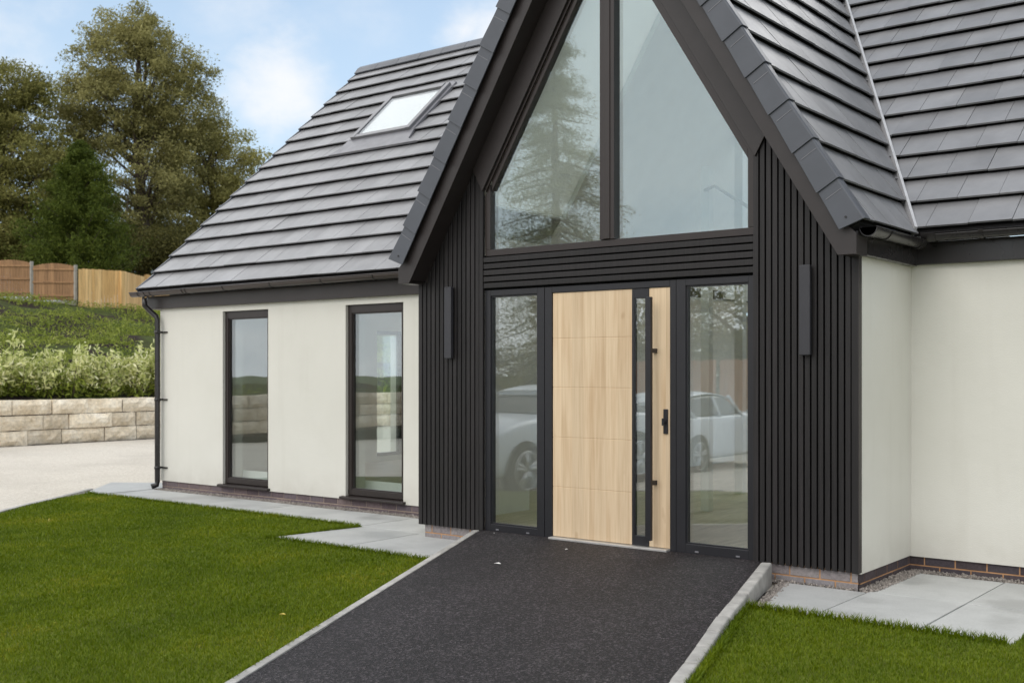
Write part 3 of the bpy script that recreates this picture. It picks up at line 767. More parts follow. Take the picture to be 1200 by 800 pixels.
# downpipe
dpp = MB(); dpp.tube([(-12.56,.91,2.44),(-12.56,.91,2.34),(-12.545,.962,2.285),(-12.44,1.0,2.20),(-12.425,1.005,2.16),(-12.425,1.005,.10),(-12.43,1.0,.05),(-12.46,.94,.03)], .034, 14)
DP = dpp.build('downpipe', MT['gut'], H)
for z in (2.0,1.14,.27):
    bb = MB(); bb.tube([(-12.425,1.005,z-.018),(-12.425,1.005,z+.018)], .040, 14); bb.box(-12.425,-12.31,1.06,1.082,z-.008,z+.008); bb.box(-12.435,-12.415,1.03,1.078,z-.012,z+.012); bb.build('pipe_bracket', MT['gut'], DP)
# left windows
for x0,x1,z0,z1 in LW:
    wo = win('window', H, x0+.002,x1-.002,z0+.03,z1-.002,WY+.035,.07,(.055,.055,.065,.085), MT['brown'], MT['glass'])
    sl = MB(); sl.hexa([(x0-.06,WY-.045,z0-.012),(x1+.035,WY-.045,z0-.012),(x1+.035,WY+.09,z0-.002),(x0-.06,WY+.09,z0-.002)],
                       [(x0-.06,WY-.045,z0+.014),(x1+.035,WY-.045,z0+.014),(x1+.035,WY+.09,z0+.028),(x0-.06,WY+.09,z0+.028)]); sl.build('sill', MT['brown'], wo, .004)
# roof window
def rp3(x, t, n): return Vector((x,YE,ZE))+Vector(U_m)*t+Vector((0,-sm,cm))*n
def rbox(mb, x0,x1,t0,t1,n0,n1):
    mb.hexa([rp3(x0,t0,n0),rp3(x1,t0,n0),rp3(x1,t1,n0),rp3(x0,t1,n0)],[rp3(x0,t0,n1),rp3(x1,t0,n1),rp3(x1,t1,n1),rp3(x0,t1,n1)])
a0,a1,b0,b1 = -11.07,-9.98,3.02,4.12
rw = MB(); rbox(rw,a0,a0+.075,b0,b1,.0,.105); rbox(rw,a1-.075,a1,b0,b1,.0,.105); rbox(rw,a0+.076,a1-.076,b0,b0+.075,.0,.10); rbox(rw,a0+.076,a1-.076,b1-.10,b1,.0,.115)
RW = rw.build('roof_window', MT['rwframe'], roofL, .006)
p = MB(); rbox(p,a0+.07,a1-.07,b0+.07,b1-.095,.080,.092); p.build('pane', MT['rglass'], RW)
p = MB(); rbox(p,a0+.08,a1-.08,b0+.08,b1-.19,.055,.060); p.build('blind', MT['blind'], RW)
p = MB(); rbox(p,a0+.08,a1-.08,b0+.08,b1-.1,.0525,.054); p.build('blind_backing', MT['intg'], RW)
p = MB()
prof = [(a0-.20,2.70),(a1+.33,2.70),(a1+.12,2.80),(a1+.06,3.03),(a0-.06,3.03),(a0-.10,2.82)]
p.hexa([rp3(x_,t_,.030) for x_,t_ in prof],[rp3(x_,t_,.062) for x_,t_ in prof])
rbox(p,a0-.05,a0-.001,b0,b1+.06,.03,.066); rbox(p,a1+.001,a1+.05,b0,b1+.06,.03,.066); rbox(p,a0,a1,b1+.001,b1+.10,.03,.062)
p.build('flashing', MT['flash'], RW, .003)

# interior
it = MB(); it.box(-12.16,5.69,WY+.305,8.41,.02,.13); it.box(XL+.21,XR-.21,.10,WY+.304,.02,.13); it.build('interior_floor', MT['intf'], H)
ic = MB(); ic.box(-12.16,-6.88,WY+.305,8.41,2.405,2.43); ic.box(-2.93,5.69,WY+.305,8.41,2.405,2.43); ic.build('ceiling', MT['intw'], H)
for bx in ((XL+.202,XL+.23,.10,WY+.28,.131,2.62),(XR-.23,XR-.202,.10,WY+.28,.131,2.62),(-8.02,-7.92,1.39,8.41,.131,2.404),(-2.0,-1.9,1.39,8.41,.131,2.404)):
    iw = MB(); iw.box(*bx); iw.build('interior_wall', MT['intw'], H)
for xq in (XC-1.90,XC+1.86):
    iw = MB(); iw.prism_yz([(5.62,2.44),(8.40,2.44),(8.40,2.60),(5.62,5.25)], xq, xq+.04); iw.build('interior_wall', MT['intw'], H)
for s in (-1,1):
    v = MB(); pts = [(XC+s*1.86,gslope(XC+1.86,5.56)),(XC,5.56),(XC,5.60),(XC+s*1.86,gslope(XC+1.86,5.60))]
    def vp(h0,h1,y0,y1,m_=MT['intw'],nm='vaulted_ceiling'):
        q = [(XC+s*h1,gslope(XC+h1,5.56)),(XC+s*h0,gslope(XC+h0,5.56)),(XC+s*h0,gslope(XC+h0,5.60)),(XC+s*h1,gslope(XC+h1,5.60))]
        v = MB(); v.prism_xz(q[::-1] if s<0 else q, y0, y1); v.build(nm, m_, H)
    if s > 0: vp(0,1.86,.105,5.6)
    else:
        vp(0,1.86,.105,.35); vp(0,1.86,1.55,5.6); vp(0,.12,.35,1.55); vp(1.72,1.86,.35,1.55)
        vp(.121,1.719,.351,1.549,MT['diffuser'],'added_rooflight_diffuser')  # added translucent panel, spreads daylight so the vault looks evenly lit
sk = MB(); sk.box(-12.16,-8.03,1.386,1.40,.131,.28); sk.build('skirting', MT['white'], H)
npst = MB(); npst.box(-5.325,-5.235,2.295,2.385,.131,3.50); npst.build('newel_post', MT['white'], H, .005)
npst = MB(); npst.box(-5.80,-5.70,3.95,4.05,.131,4.30); npst.build('newel_post', MT['white'], H, .005)
npst = MB(); npst.box(-3.80,-3.70,.50,.60,.131,2.75); npst.build('newel_post', MT['white'], H, .005)
hr = MB(); hr.tube([(-5.28,2.30,3.27),(-5.12,2.2,3.28),(-4.2,1.0,2.87),(-3.75,.55,2.66)], .016, 8); hr.build('handrail', MT['steel'], H)
# gable-end window frame
f = MB(); f.box(-12.30,-12.23,GW[0]+.001,GW[0]+.05,GW[2],GW[3]); f.box(-12.30,-12.23,GW[1]-.05,GW[1]-.001,GW[2],GW[3]); f.box(-12.30,-12.23,GW[0]+.051,GW[1]-.051,GW[2],GW[2]+.05); f.box(-12.30,-12.23,GW[0]+.051,GW[1]-.051,GW[3]-.05,GW[3])
fw = f.build('window', MT['brown'], H); p = MB(); p.box(-12.27,-12.25,GW[0]+.045,GW[1]-.045,GW[2]+.045,GW[3]-.045); p.build('pane', MT['glass'], fw)

# wall lights
def wall_light(x, label):
    t = thing('wall_light', label, 'wall light', (x,-.004,1.93), 'slim wall lights on the porch')
    b = MB(); b.box(x-.040,x+.040,-.050,-.016,1.615,2.245); b.build('lamp_housing', MT['lightm'], t, .004)
    b = MB(); b.box(x-.03,x+.03,-.016,-.003,1.66,2.20); b.build('mounting_plate', MT['anth'], t)
    
    for z0,z1 in ((2.2455,2.248),(1.612,1.6145)):
        b = MB(); b.box(x-.028,x+.028,-.044,-.022,z0,z1); b.build('lens', MT['anth'], t)
wall_light(-6.56, 'slim grey wall light on the slats between the white wall and the left sidelight')
wall_light(-3.235, 'slim grey wall light on the slats between the tall right sidelight and the porch corner')

# gravel margins
def pebbles(name, regions, n, label=None):
    ico = np.array([(0,0,1),(.9,0,.1),(0.1,.9,0),(-.9,.1,0),(0,-.9,.1),(0,0,-.8)], float)
    fcs = [(0,1,2),(0,2,3),(0,3,4),(0,4,1),(5,2,1),(5,3,2),(5,4,3),(5,1,4)]
    out = []
    for (x0,x1,y0,y1,z),k in zip(regions,n):
        c = np.stack([R.uniform(x0,x1,k),R.uniform(y0,y1,k),z+R.uniform(0,.018,k)],1)
        if x0 == -3.45: c[:,0] += (.03-c[:,1])*.262
        s = R.uniform(.006,.014,(k,1,1))*R.uniform(.7,1.3,(k,1,3))
        an = R.uniform(0,6.28,k); ca,sa = np.cos(an),np.sin(an)
        v = ico[None]*s; vx = v[:,:,0]*ca[:,None]-v[:,:,1]*sa[:,None]; vy = v[:,:,0]*sa[:,None]+v[:,:,1]*ca[:,None]
        out.append(np.stack([vx,vy,v[:,:,2]],2)+c[:,None,:])
    o = np_mesh(name, np.concatenate(out), fcs, MT['pebb']); o['kind'] = 'stuff'; return o
pebbles('gravel', [(-12.4,-6.95,.935,1.09,-.016),(-2.86,4,.945,1.09,-.016),(-2.87,-2.75,.02,.95,-.010),(-3.45,-3.36,-.9,.03,-.02),(-3.5,-2.9,-.03,.03,-.012)], [9000,7000,1800,2200,300])

# ------------------------------------------------------------------ GRASS
def in_poly(P, poly):
    x,y = P[:,0],P[:,1]; ins = np.zeros(len(P),bool); n = len(poly)
    for i in range(n):
        x0,y0 = poly[i]; x1,y1 = poly[(i+1)%n]
        c = ((y0>y)!=(y1>y)); 
        with np.errstate(divide='ignore',invalid='ignore'): xi = (x1-x0)*(y-y0)/(y1-y0)+x0
        ins ^= c & (x<xi)
    return ins
CAM = np.array([0,-7.5])
YAW = rad(38.07)
def blades(poly, dens, hh, inset=0):
    xs = [p[0] for p in poly]; ys = [p[1] for p in poly]
    A = (max(xs)-min(xs))*(max(ys)-min(ys)); n = int(A*dens)
    P = np.stack([R.uniform(min(xs),max(xs),n),R.uniform(min(ys),max(ys),n)],1)
    P = P[in_poly(P,poly)]
    d = P-CAM; fw = -math.sin(YAW)*d[:,0]+math.cos(YAW)*d[:,1]; rt = math.cos(YAW)*d[:,0]+math.sin(YAW)*d[:,1]
    vis = (fw>2.5)&(np.abs(rt)<fw*.55+.4)
    keep = vis | (R.uniform(0,1,len(P))<.06)
    keep &= R.uniform(0,1,len(P)) < np.clip(6.5/np.maximum(fw,1),.35,1)**1.2 + .0
    P = P[keep]; dist = np.maximum(fw[keep],4)
    n = len(P)
    z = np.where(P[:,1]>-.9,0,.03*(P[:,1]+.9))
    pn = np.array([mnoise.noise((x*1.3,y*1.3,0)) for x,y in P])
    h = hh*R.uniform(.55,1.25,n)*(1+.25*pn); 
    wd = .00145*np.clip(dist/5,.9,2.6)*R.uniform(.8,1.3,n)
    an = R.uniform(0,2*np.pi,n); ln = R.uniform(.1,.9,n)*h; la = an+np.pi/2+R.normal(0,.5,n)
    dx,dy = np.cos(an)*wd,np.sin(an)*wd; lx,ly = np.cos(la)*ln,np.sin(la)*ln
    B = np.stack([P[:,0],P[:,1],z-.004],1)
    v = np.zeros((n,5,3))
    v[:,0] = B+np.stack([-dx,-dy,0*dx],1); v[:,1] = B+np.stack([dx,dy,0*dx],1)
    mid = B+np.stack([lx*.35,ly*.35,h*.6],1)
    v[:,2] = mid+np.stack([dx*.8,dy*.8,0*dx],1); v[:,3] = mid+np.stack([-dx*.8,-dy*.8,0*dx],1)
    v[:,4] = B+np.stack([lx,ly,h],1)
    return v
vv = np.concatenate([blades(LAWN_L, 15000, .025), blades(LAWN_R, 15000, .026)])
# longer fringe along paving and kerb edges
def fringe(pts, per, hh):
    out = []
    for (a,b) in zip(pts[:-1],pts[1:]):
        L = math.dist(a,b); n = int(L*per); t = R.uniform(0,1,n)
        P = np.array(a)[None]*(1-t[:,None])+np.array(b)[None]*t[:,None]+R.normal(0,.010,(n,2))
        z = np.where(P[:,1]>-.9,0,.03*(P[:,1]+.9)); h = hh*R.uniform(.5,1.3,n); an = R.uniform(0,6.28,n); la = R.uniform(0,6.28,n); ln = h*R.uniform(.2,.9,n); wd = .0028
        B = np.stack([P[:,0],P[:,1],z-.004],1); v = np.zeros((n,5,3)); D = np.stack([np.cos(an)*wd,np.sin(an)*wd,0*an],1); Lq = np.stack([np.cos(la)*ln,np.sin(la)*ln,0*an],1); Z = np.stack([0*h,0*h,h],1)
        v[:,0]=B-D; v[:,1]=B+D; mid=B+Lq*.35+Z*.6; v[:,2]=mid+D*.8; v[:,3]=mid-D*.8; v[:,4]=B+Lq+Z; out.append(v)
    return np.concatenate(out)
vv = np.concatenate([vv, fringe([(-12.6,.11),(-7.82,.11),(-7.985,-.91),(-5.95,-.91)], 900, .045), fringe([(-5.945,-.91),(-5.25,-2.62),(-4.70,-3.85)], 500, .04), fringe([(-3.30,-.97),(-1.66,-.97)], 1100, .055), fringe([(-3.24,-.97),(-2.98,-1.7),(-2.68,-2.7)], 1000, .05)])
go = np_mesh('grass', vv, [(0,1,2,3),(3,2,4)], MT['grass']); go['kind'] = 'stuff'; tag(go, 'short mown green grass blades of the front lawn', 'grass')

# small litter
def flake(name, x, y, z, s, m, ang, label, cat):
    mb = MB(); c,sn = math.cos(ang),math.sin(ang); pts = [(-1,-.1,.1),(-.3,-.45,.3),(.6,-.35,.15),(1,.1,.05),(.3,.45,.35),(-.6,.35,.2)]
    q = [(a*c-b*sn, a*sn+b*c, h) for a,b,h in pts]
    mb.hexa([(a*s,b*s,h*s) for a,b,h in q],[(a*s,b*s,h*s+.0015) for a,b,h in q])
    o = mb.build(name, m, base=None); o.location = (x,y,z); return tag(o, label, cat)
flake('fallen_leaf', -5.494,-2.83,-.03,.022,MT['leafy'],.6,'small yellow fallen leaf lying on the lawn near the drive edge','leaf')
flake('paper_scrap', -5.243,-.982,.066,.028,MT['paper'],.3,'larger white scrap in the middle of the dark tarmac drive','litter')
flake('paper_scrap', -5.084,-.315,.106,.016,MT['paper'],1.3,'tiny white scrap on the tarmac just before the oak door','litter')
flake('paper_scrap', -6.02,-.06,.122,.010,MT['paper'],2.0,'tiny white speck on the tarmac under the left sidelight','litter')

# ------------------------------------------------------------------ LEFT: wall, bank, shrubs, fences, trees
rw_ = MB(); rnd = random.Random(3); xf = -22.15
for c in range(3):
    y = -16 + rnd.uniform(0,.4)
    while y < 20:
        L = rnd.uniform(.5,1.05); z0 = -.02+c*.312+rnd.uniform(-.004,.004); z1 = z0+.297; jx = rnd.uniform(-.03,.03)
        # rough-faced block: subdivided front
        ny,nz = 7,4; vs = []
        for i in range(ny):
            for k in range(nz):
                u = i/(ny-1); v = k/(nz-1); edge = min(u,1-u)*(ny-1) < .5 or min(v,1-v)*(nz-1) < .5
                px = xf+jx+(.0 if edge else rnd.uniform(.02,.075))
                vs.append((px, y+.010+u*(L-.020)+(0 if not edge else rnd.uniform(-.004,.004)), z0+v*(z1-z0)+(rnd.uniform(-.006,.006) if edge else 0)))
        fs = [(i*nz+k,(i+1)*nz+k,(i+1)*nz+k+1,i*nz+k+1) for i in range(ny-1) for k in range(nz-1)]
        nb = len(vs)
        per = [i*nz for i in range(ny)]+[(ny-1)*nz+k for k in range(1,nz)]+[i*nz+nz-1 for i in range(ny-2,-1,-1)]+[k for k in range(nz-2,0,-1)]
        back = [(xf-.5,vs[i][1],vs[i][2]) for i in per]; vs += back; m_ = len(per)
        for q in range(m_): fs.append((per[q],nb+q,nb+(q+1)%m_,per[(q+1)%m_]))
        rw_.add(vs, fs); y += L
rb = MB(); rb.box(xf-.48,xf-.03,-16,20,-.1,.86)
rwo = rw_.build('retaining_wall', MT['stone']); tag(rwo, 'low cream sandstone block retaining wall at the edge of the gravel yard', 'wall')
rb.build('wall_core', MT['bark'], rwo)

def bank_h(x, y):
    t = (-22.4-x)/22.1
    ky = min(1,max(0,(y+14)/14)); ky = ky*ky*(3-2*ky)
    z = .86+(3.55 - .03*(max(y,0)-16))*min(1,max(0,t))*ky
    n = mnoise.noise((x*.35,y*.35,1.7))*.30+mnoise.noise((x*.9,y*.9,4.1))*.14
    return z + n*min(1,max(0,(t)*6))*(1 if t < .93 else .3)
bk = MB(); nx,nyy = 90,110; X0,X1,Y0,Y1 = -22.4,-95,-26,70
for i in range(nx):
    for j in range(nyy):
        u = i/(nx-1); x = X0+(X1-X0)*u**1.7; y = Y0+(Y1-Y0)*j/(nyy-1); bk.v.append((x,y,bank_h(x,y)))
for i in range(nx-1):
    for j in range(nyy-1): bk.f.append((i*nyy+j,i*nyy+j+1,(i+1)*nyy+j+1,(i+1)*nyy+j)); bk.sm.append(True)
struct(bk.build('bank', MT['bank']))

def rand_rot(n):
    q = R.normal(0,1,(n,4)); q /= np.linalg.norm(q,axis=1)[:,None]; w,x,y,z = q.T
    return np.stack([1-2*(y*y+z*z),2*(x*y-z*w),2*(x*z+y*w),2*(x*y+z*w),1-2*(x*x+z*z),2*(y*z-x*w),2*(x*z-y*w),2*(y*z+x*w),1-2*(x*x+y*y)],1).reshape(n,3,3)
LEAF = np.array([(0,-1,0),(.38,-.35,.10),(.34,.35,.10),(0,1,-.05),(-.34,.35,.10),(-.38,-.35,.10)],float)
def leaf_quads(C, size, up=0.0, aspect=1.0):
    n = len(C); Rm = rand_rot(n)
    L = LEAF*np.array([aspect,1,1])
    v = np.einsum('nij,kj->nki',Rm,L)
    if up:
        v[:,:,2] += 0
    return v*np.asarray(size).reshape(-1,1,1)*.5 + C[:,None,:]
LF = [(0,1,2,3),(0,3,4,5)]

# undergrowth on the bank
n = 120000
ux = -22.5-22*R.uniform(0,1,n)**.9; uy = R.uniform(-9,27,n)
pn = np.array([mnoise.noise((x*.33,y*.33,9.2))+.5*mnoise.noise((x*.9,y*.9,2.2)) for x,y in zip(ux,uy)])
k = R.uniform(-.22,.16,n) < pn+.03; ux,uy,pn = ux[k],uy[k],pn[k]; n = len(ux)
uz = np.array([bank_h(x,y) for x,y in zip(ux,uy)]); hh_ = R.uniform(0,1,n)**1.5*(.18+.35*np.clip(pn,0,1))
C = np.stack([ux,uy,uz+.03+hh_],1); v = leaf_quads(C, R.uniform(.06,.17,n), aspect=.6)
uo = np_mesh('undergrowth', v, LF, MT['lf_weed']); uo['kind'] = 'stuff'; tag(uo,'weeds and rough grass covering the sloping bank','undergrowth')

# shrubs along the wall
def shrub(x, y, h, wdt, label):
    z = bank_h(x,y)-.03
    t = thing('shrub', label, 'shrub', (x,y,z), 'pale shrubs along the retaining wall')
    st = MB(); lo_ = []; hi_ = []
    for i in range(22):
        a = R.uniform(0,6.28); r = wdt*math.sqrt(R.uniform(.02,1)); hx = h*(1-.30*(r/wdt)**2)*R.uniform(.45,1.25)
        bx,by = x+.45*r*math.cos(a),y+.45*r*math.sin(a); ex,ey = x+r*math.cos(a),y+r*math.sin(a)
        if i < 14: st.tube([(bx,by,z),((bx+ex)/2,(by+ey)/2,z+hx*.5),(ex,ey,z+hx)], [.010,.007,.003], 5)
        m_ = 52; q = R.uniform(.05,1.05,m_); w_ = .035+.05*np.sin(np.clip(q,0,1)*3.0)
        P = np.stack([bx+(ex-bx)*q+R.normal(0,1,m_)*w_,by+(ey-by)*q+R.normal(0,1,m_)*w_,z+hx*q+R.normal(0,.03,m_)],1)
        k = q > R.uniform(.30,.62); hi_.append(P[k]); lo_.append(P[~k])
    st.build('stems', MT['bark'], t)
    C = np.concatenate(lo_); np_mesh('foliage', leaf_quads(C, R.uniform(.08,.16,len(C)), aspect=.75), LF, MT['lf_weed'], t)
    C = np.concatenate(hi_); v = leaf_quads(C, R.uniform(.09,.17,len(C)), aspect=.8)
    np_mesh('pale_foliage', v, LF, MT['lf_shrub'], t)
shl = ['broad pale cream-green shrub farthest left on the wall top','slim pale shrub beside the broad leftmost one','tall cream-tipped shrub standing out above its neighbours','bushy mid green and cream shrub left of the wall middle','dense pale shrub over the middle of the stone wall','leggy pale shrub right of the wall middle with gaps','short rounded cream shrub between two taller ones','tall upright pale shrub nearing the house downpipe','loose cream shrub partly behind the downpipe','pale shrub mostly hidden by the house corner']
ys_ = np.linspace(3.9,8.6,10)
for i,(yy,lb) in enumerate(zip(ys_,shl)):
    shrub(-22.95+R.uniform(-.12,.12), yy+R.uniform(-.12,.12), [1.15,.85,1.3,.95,1.1,1.2,.8,1.25,1.05,1.0][i], [.5,.33,.4,.46,.46,.40,.42,.40,.42,.4][i], lb)

# fences
def face_dir(p,q):
    d = Vector((q[0]-p[0],q[1]-p[1],0)); L = d.length; d.normalize(); return d,L,Vector((d.y,-d.x,0))
def panel_fence(pts, label, mats, arch, htop=1.75, board=False, gravelb=True, name='fence'):
    z0 = pts[0][2]; t = thing(name, label, 'fence', pts[0]); 
    for i,(p,q) in enumerate(zip(pts[:-1],pts[1:])):
        d,L,nrm = face_dir(p,q); zb = min(p[2],q[2]); P = Vector((p[0],p[1],zb)); mb = MB(); nb_ = int(L/(.125 if not board else .14)); wv = (L-.1)/nb_
        gb = .22 if gravelb else .03
        for k in range(nb_):
            a = .05+k*wv; u = (a+wv/2)/L; top = htop+(.14*(1-(2*u-1)**2)-.07 if arch else random.uniform(-.015,.015))
            c = P+d*(a+.004); e = P+d*(a+wv-.004); th_ = .018
            mb.hexa([c+Vector((0,0,gb)),e+Vector((0,0,gb)),e+nrm*-th_+Vector((0,0,gb)),c+nrm*-th_+Vector((0,0,gb))],[c+Vector((0,0,top)),e+Vector((0,0,top)),e+nrm*-th_+Vector((0,0,top)),c+nrm*-th_+Vector((0,0,top))])
        pn_ = mb.build('fence_panel', mats, t)
        if not board:
            rl = MB()
            for zz in (.38,.95,1.5):
                c = P+d*.06+nrm*.002; e = P+d*(L-.06)+nrm*.002
                rl.hexa([c+Vector((0,0,zz)),e+Vector((0,0,zz)),e+nrm*.035+Vector((0,0,zz)),c+nrm*.035+Vector((0,0,zz))],[c+Vector((0,0,zz+.07)),e+Vector((0,0,zz+.07)),e+nrm*.035+Vector((0,0,zz+.07)),c+nrm*.035+Vector((0,0,zz+.07))])
            rl.build('rails', mats, pn_)
        if gravelb:
            gb_ = MB(); c = P+d*.05+nrm*.01; e = P+d*(L-.05)+nrm*.01
            gb_.hexa([c+Vector((0,0,-.15)),e+Vector((0,0,-.15)),e-nrm*.04+Vector((0,0,-.15)),c-nrm*.04+Vector((0,0,-.15))],[c+Vector((0,0,.20)),e+Vector((0,0,.20)),e-nrm*.04+Vector((0,0,.20)),c-nrm*.04+Vector((0,0,.20))]); gb_.build('gravel_board', MT['conc'], t)
    for p in (pts if not board else []):
        mb = MB(); mb.box(p[0]-.055,p[0]+.055,p[1]-.055,p[1]+.055,p[2]-.3,p[2]+htop+.0); mb.build('fence_post', MT['conc'], t)
    return t
def fp(px, d, zoff=0):
    u = (px-600)/1315; r = u*d; c,s_ = math.cos(YAW),math.sin(YAW); return (c*r-s_*d, -7.5+s_*r+c*d)
fpts = []
for px,d,py in ((-66,47.4,347),(-14,47.4,350),(37,47.5,354),(88.5,47.6,358)):
    x_,y_ = fp(px,d); fpts.append((x_,y_,1.5+(435-py)*d/1315))
panel_fence(fpts, 'weathered brown panel fence with arched tops and concrete posts at the bank top', MT['fenceb'], True, 1.72)
bp = []
for px,d,py in ((90.5,47.5,362),(143,48.5,366),(172,52,367),(235,60,366)):
    x_,y_ = fp(px,d); bp.append((x_,y_,1.5+(435-py)*d/1315))
bfence = panel_fence(bp, 'newer orange close-boarded fence turning a corner behind the white house', MT['fenceo'], False, 1.80, board=True, gravelb=False)
for p_ in bp[1:3]:
    mb = MB(); mb.box(p_[0]-.09,p_[0]+.09,p_[1]-.09,p_[1]+.09,p_[2]-.3,p_[2]+1.78); mb.build('fence_post', MT['fenceo'], bfence)
panel_fence([(-17.5+1.9*i,-18.5,-.5) for i in range(7)], 'reddish brown boarded fence across the yard, seen mirrored in the glass', MT['fencer'], False, 2.3, board=True, gravelb=False)

# trees
def tree(name, label, base, top, blobs, mat, leaf, nclump, per, spread, trunk_r, group='trees behind the fence', cat='tree', droop=0):
    t = thing(name, label, cat, base, group)
    base = np.array(base,float); tp = np.array(top,float)
    tk = MB(); tk.tube([tuple(base-(0,0,.5)), tuple(base*.65+tp*.35+R.normal(0,.15,3)), tuple(base*.3+tp*.7+R.normal(0,.25,3)), tuple(tp)], [trunk_r,trunk_r*.75,trunk_r*.4,trunk_r*.08], 9)
    cl = []
    W = np.array([b[1][0]*b[1][1]*b[1][2] for b in blobs])**.75; W = W/W.sum()
    for (c,r),w_ in zip(blobs,W):
        m_ = int(nclump*w_); q = R.normal(0,1,(m_,3)); q /= np.linalg.norm(q,axis=1)[:,None]; q *= R.uniform(.25,1.0,(m_,1))**.55
        cl.append(np.array(c)+q*np.array(r))
    cl = np.concatenate(cl)
    tr = t
    TK = tk.build('trunk', MT['bark'], t)
    lm = MB()
    for k in R.choice(len(cl), min(70,len(cl)), replace=False):
        e = cl[k]; f_ = np.clip((e[2]-base[2])/(tp[2]-base[2])*.75,.12,.92); s_ = base*(1-f_)+tp*f_
        mid = (s_+e)/2+np.array([0,0,.4])+R.normal(0,.25,3); r0 = trunk_r*(.35*(1-f_)+.06)
        lm.tube([tuple(s_),tuple(mid),tuple(e)], [r0,r0*.6,.02], 5, cap=False)
    lm.build('limbs', MT['bark'], TK)
    sc = R.uniform(.55,1.25,len(cl))*spread
    n_ = (per*R.uniform(.6,1.4,len(cl))).astype(int)
    idx = np.repeat(np.arange(len(cl)), n_)
    off = np.clip(R.normal(0,1,(len(idx),3)),-1.5,1.5)*np.array([1,1,.62])*sc[idx][:,None]*.55
    if droop: off[:,2] -= np.abs(R.normal(0,droop,len(idx)))
    C = cl[idx]+off
    np_mesh('crown', leaf_quads(C, leaf*R.uniform(.6,1.35,len(C))), LF, mat, t)
    return t
def at(px, py, d):
    x_,y_ = fp(px,d); return (x_,y_,1.5+(435-py)*d/1315)
def blob(px, py, d, rpx, rpy, depth=None):
    s_ = d/1315; r = rpx*s_
    return (at(px,py,d), (r, depth or r, rpy*s_))
def gz_(px,d): x_,y_ = fp(px,d); return (x_,y_,bank_h(x_,y_)-.1)
tree('birch_tree','tallest brown-green tree with an airy crown rising above the others', gz_(172,62), at(165,25,62),
    [blob(165,95,62,68,72),blob(110,80,62,36,40),blob(140,40,62,42,26),blob(120,125,61,55,50),blob(215,140,63,50,55),blob(190,60,62,36,36),blob(235,90,63,18,34),blob(160,200,62,75,60),blob(165,22,62,24,14),blob(85,150,61,36,60),blob(80,235,61,40,50),blob(150,265,62,70,40)], MT['lf_brown'], .155, 600, 190, .72, .40)
tree('oak_tree','dark olive broad tree at the left picture edge beside the birch', gz_(-12,58), at(0,110,58),
    [blob(10,165,58,60,52),blob(-30,140,58,50,50),blob(40,205,57,55,55),blob(5,105,58,45,30),blob(-20,260,58,70,60),blob(45,110,58,26,28),blob(20,285,57,50,35)], MT['lf_oak'], .16, 400, 190, .74, .40)
tree('ash_tree','lighter yellow-olive tree showing above the sloping left roof edge', gz_(262,66), at(245,150,66),
    [blob(255,170,66,42,26),blob(215,165,66,32,28),blob(285,190,66,24,20),blob(230,215,66,45,40),blob(200,270,65,48,50),blob(190,225,66,16,26),blob(265,225,66,40,32),blob(170,285,64,35,30),blob(245,290,66,60,40)], MT['lf_olive'], .165, 380, 190, .74, .35)
tree('undergrowth_tree','low dark tree filling the gap behind the conifer and fence', gz_(150,60), at(150,230,60),
    [blob(150,290,60,70,32),blob(60,285,60,60,34),blob(205,300,60,50,24),blob(10,295,60,50,28)], MT['lf_dark'], .16, 230, 170, 1.0, .22)
# conifer: dense cone of upswept sprays
def conifer(label, base, H_, Rb, mat, leaf, nclump, per, trunk_r, skirt=.12, gap=.0, group=None, pw=.8):
    t = thing('conifer_tree', label, 'tree', base, group); base = np.array(base,float)
    tk = MB(); tk.tube([tuple(base-(0,0,.4)),tuple(base+(0.05,0,H_*.5)),tuple(base+(0,0,H_*.98))],[trunk_r,trunk_r*.6,.02],9); TK = tk.build('trunk', MT['bark'], t); lm = MB(); Cs = []
    for i in range(nclump):
        f_ = skirt+(1-skirt)*R.uniform(0,1)**1.15
        if gap and (math.sin(f_*H_*4.2+R.normal(0,.25)) < gap-.6): continue
        rr = Rb*(1-f_)**pw*(1.0 if f_ > skirt+.1 else .85)+.08; a = R.uniform(0,6.28); rr *= 1+.32*mnoise.noise((math.cos(a)*1.3,math.sin(a)*1.3,f_*5)); rad_ = rr*R.uniform(.5,1.2)
        tip = base+np.array([math.cos(a)*rad_,math.sin(a)*rad_,f_*H_+ (.25 if not gap else -.18)*rad_/Rb*2])
        st_ = base+np.array([0,0,max(.3,f_*H_-(.45*rad_ if not gap else -.2*rad_))])
        if i%5 == 0: lm.tube([tuple(st_),tuple((st_+tip)/2),tuple(tip)],[.035,.025,.008],4,cap=False)
        q = R.uniform(.45,1.05,per) if not gap else R.uniform(.2,1.05,per)
        P = st_[None]*(1-q[:,None])+tip[None]*q[:,None]+R.normal(0,1,(per,3))*np.array([.12,.12,.09])*(.6+rad_*.25); Cs.append(P)
    lm.build('limbs', MT['bark'], TK); C = np.concatenate(Cs)
    np_mesh('crown', leaf_quads(C, leaf*R.uniform(.6,1.3,len(C)), aspect=.45), LF, mat, t)
b_ = gz_(93,52)
conifer('deep green dense conifer standing just behind the arched fence panels', b_, 1.5+(435-168)*52/1315-b_[2], 3.2, MT['lf_con'], .17, 620, 150, .16, skirt=.12, pw=.72, group='trees behind the fence')
conifer('tall dark spruce with layered branches mirrored in the gable window', (-20.9,-21.2,-.6), 13.2, 3.9, MT['lf_oak'], .12, 950, 85, .24, skirt=.1, gap=-.3, pw=.8)
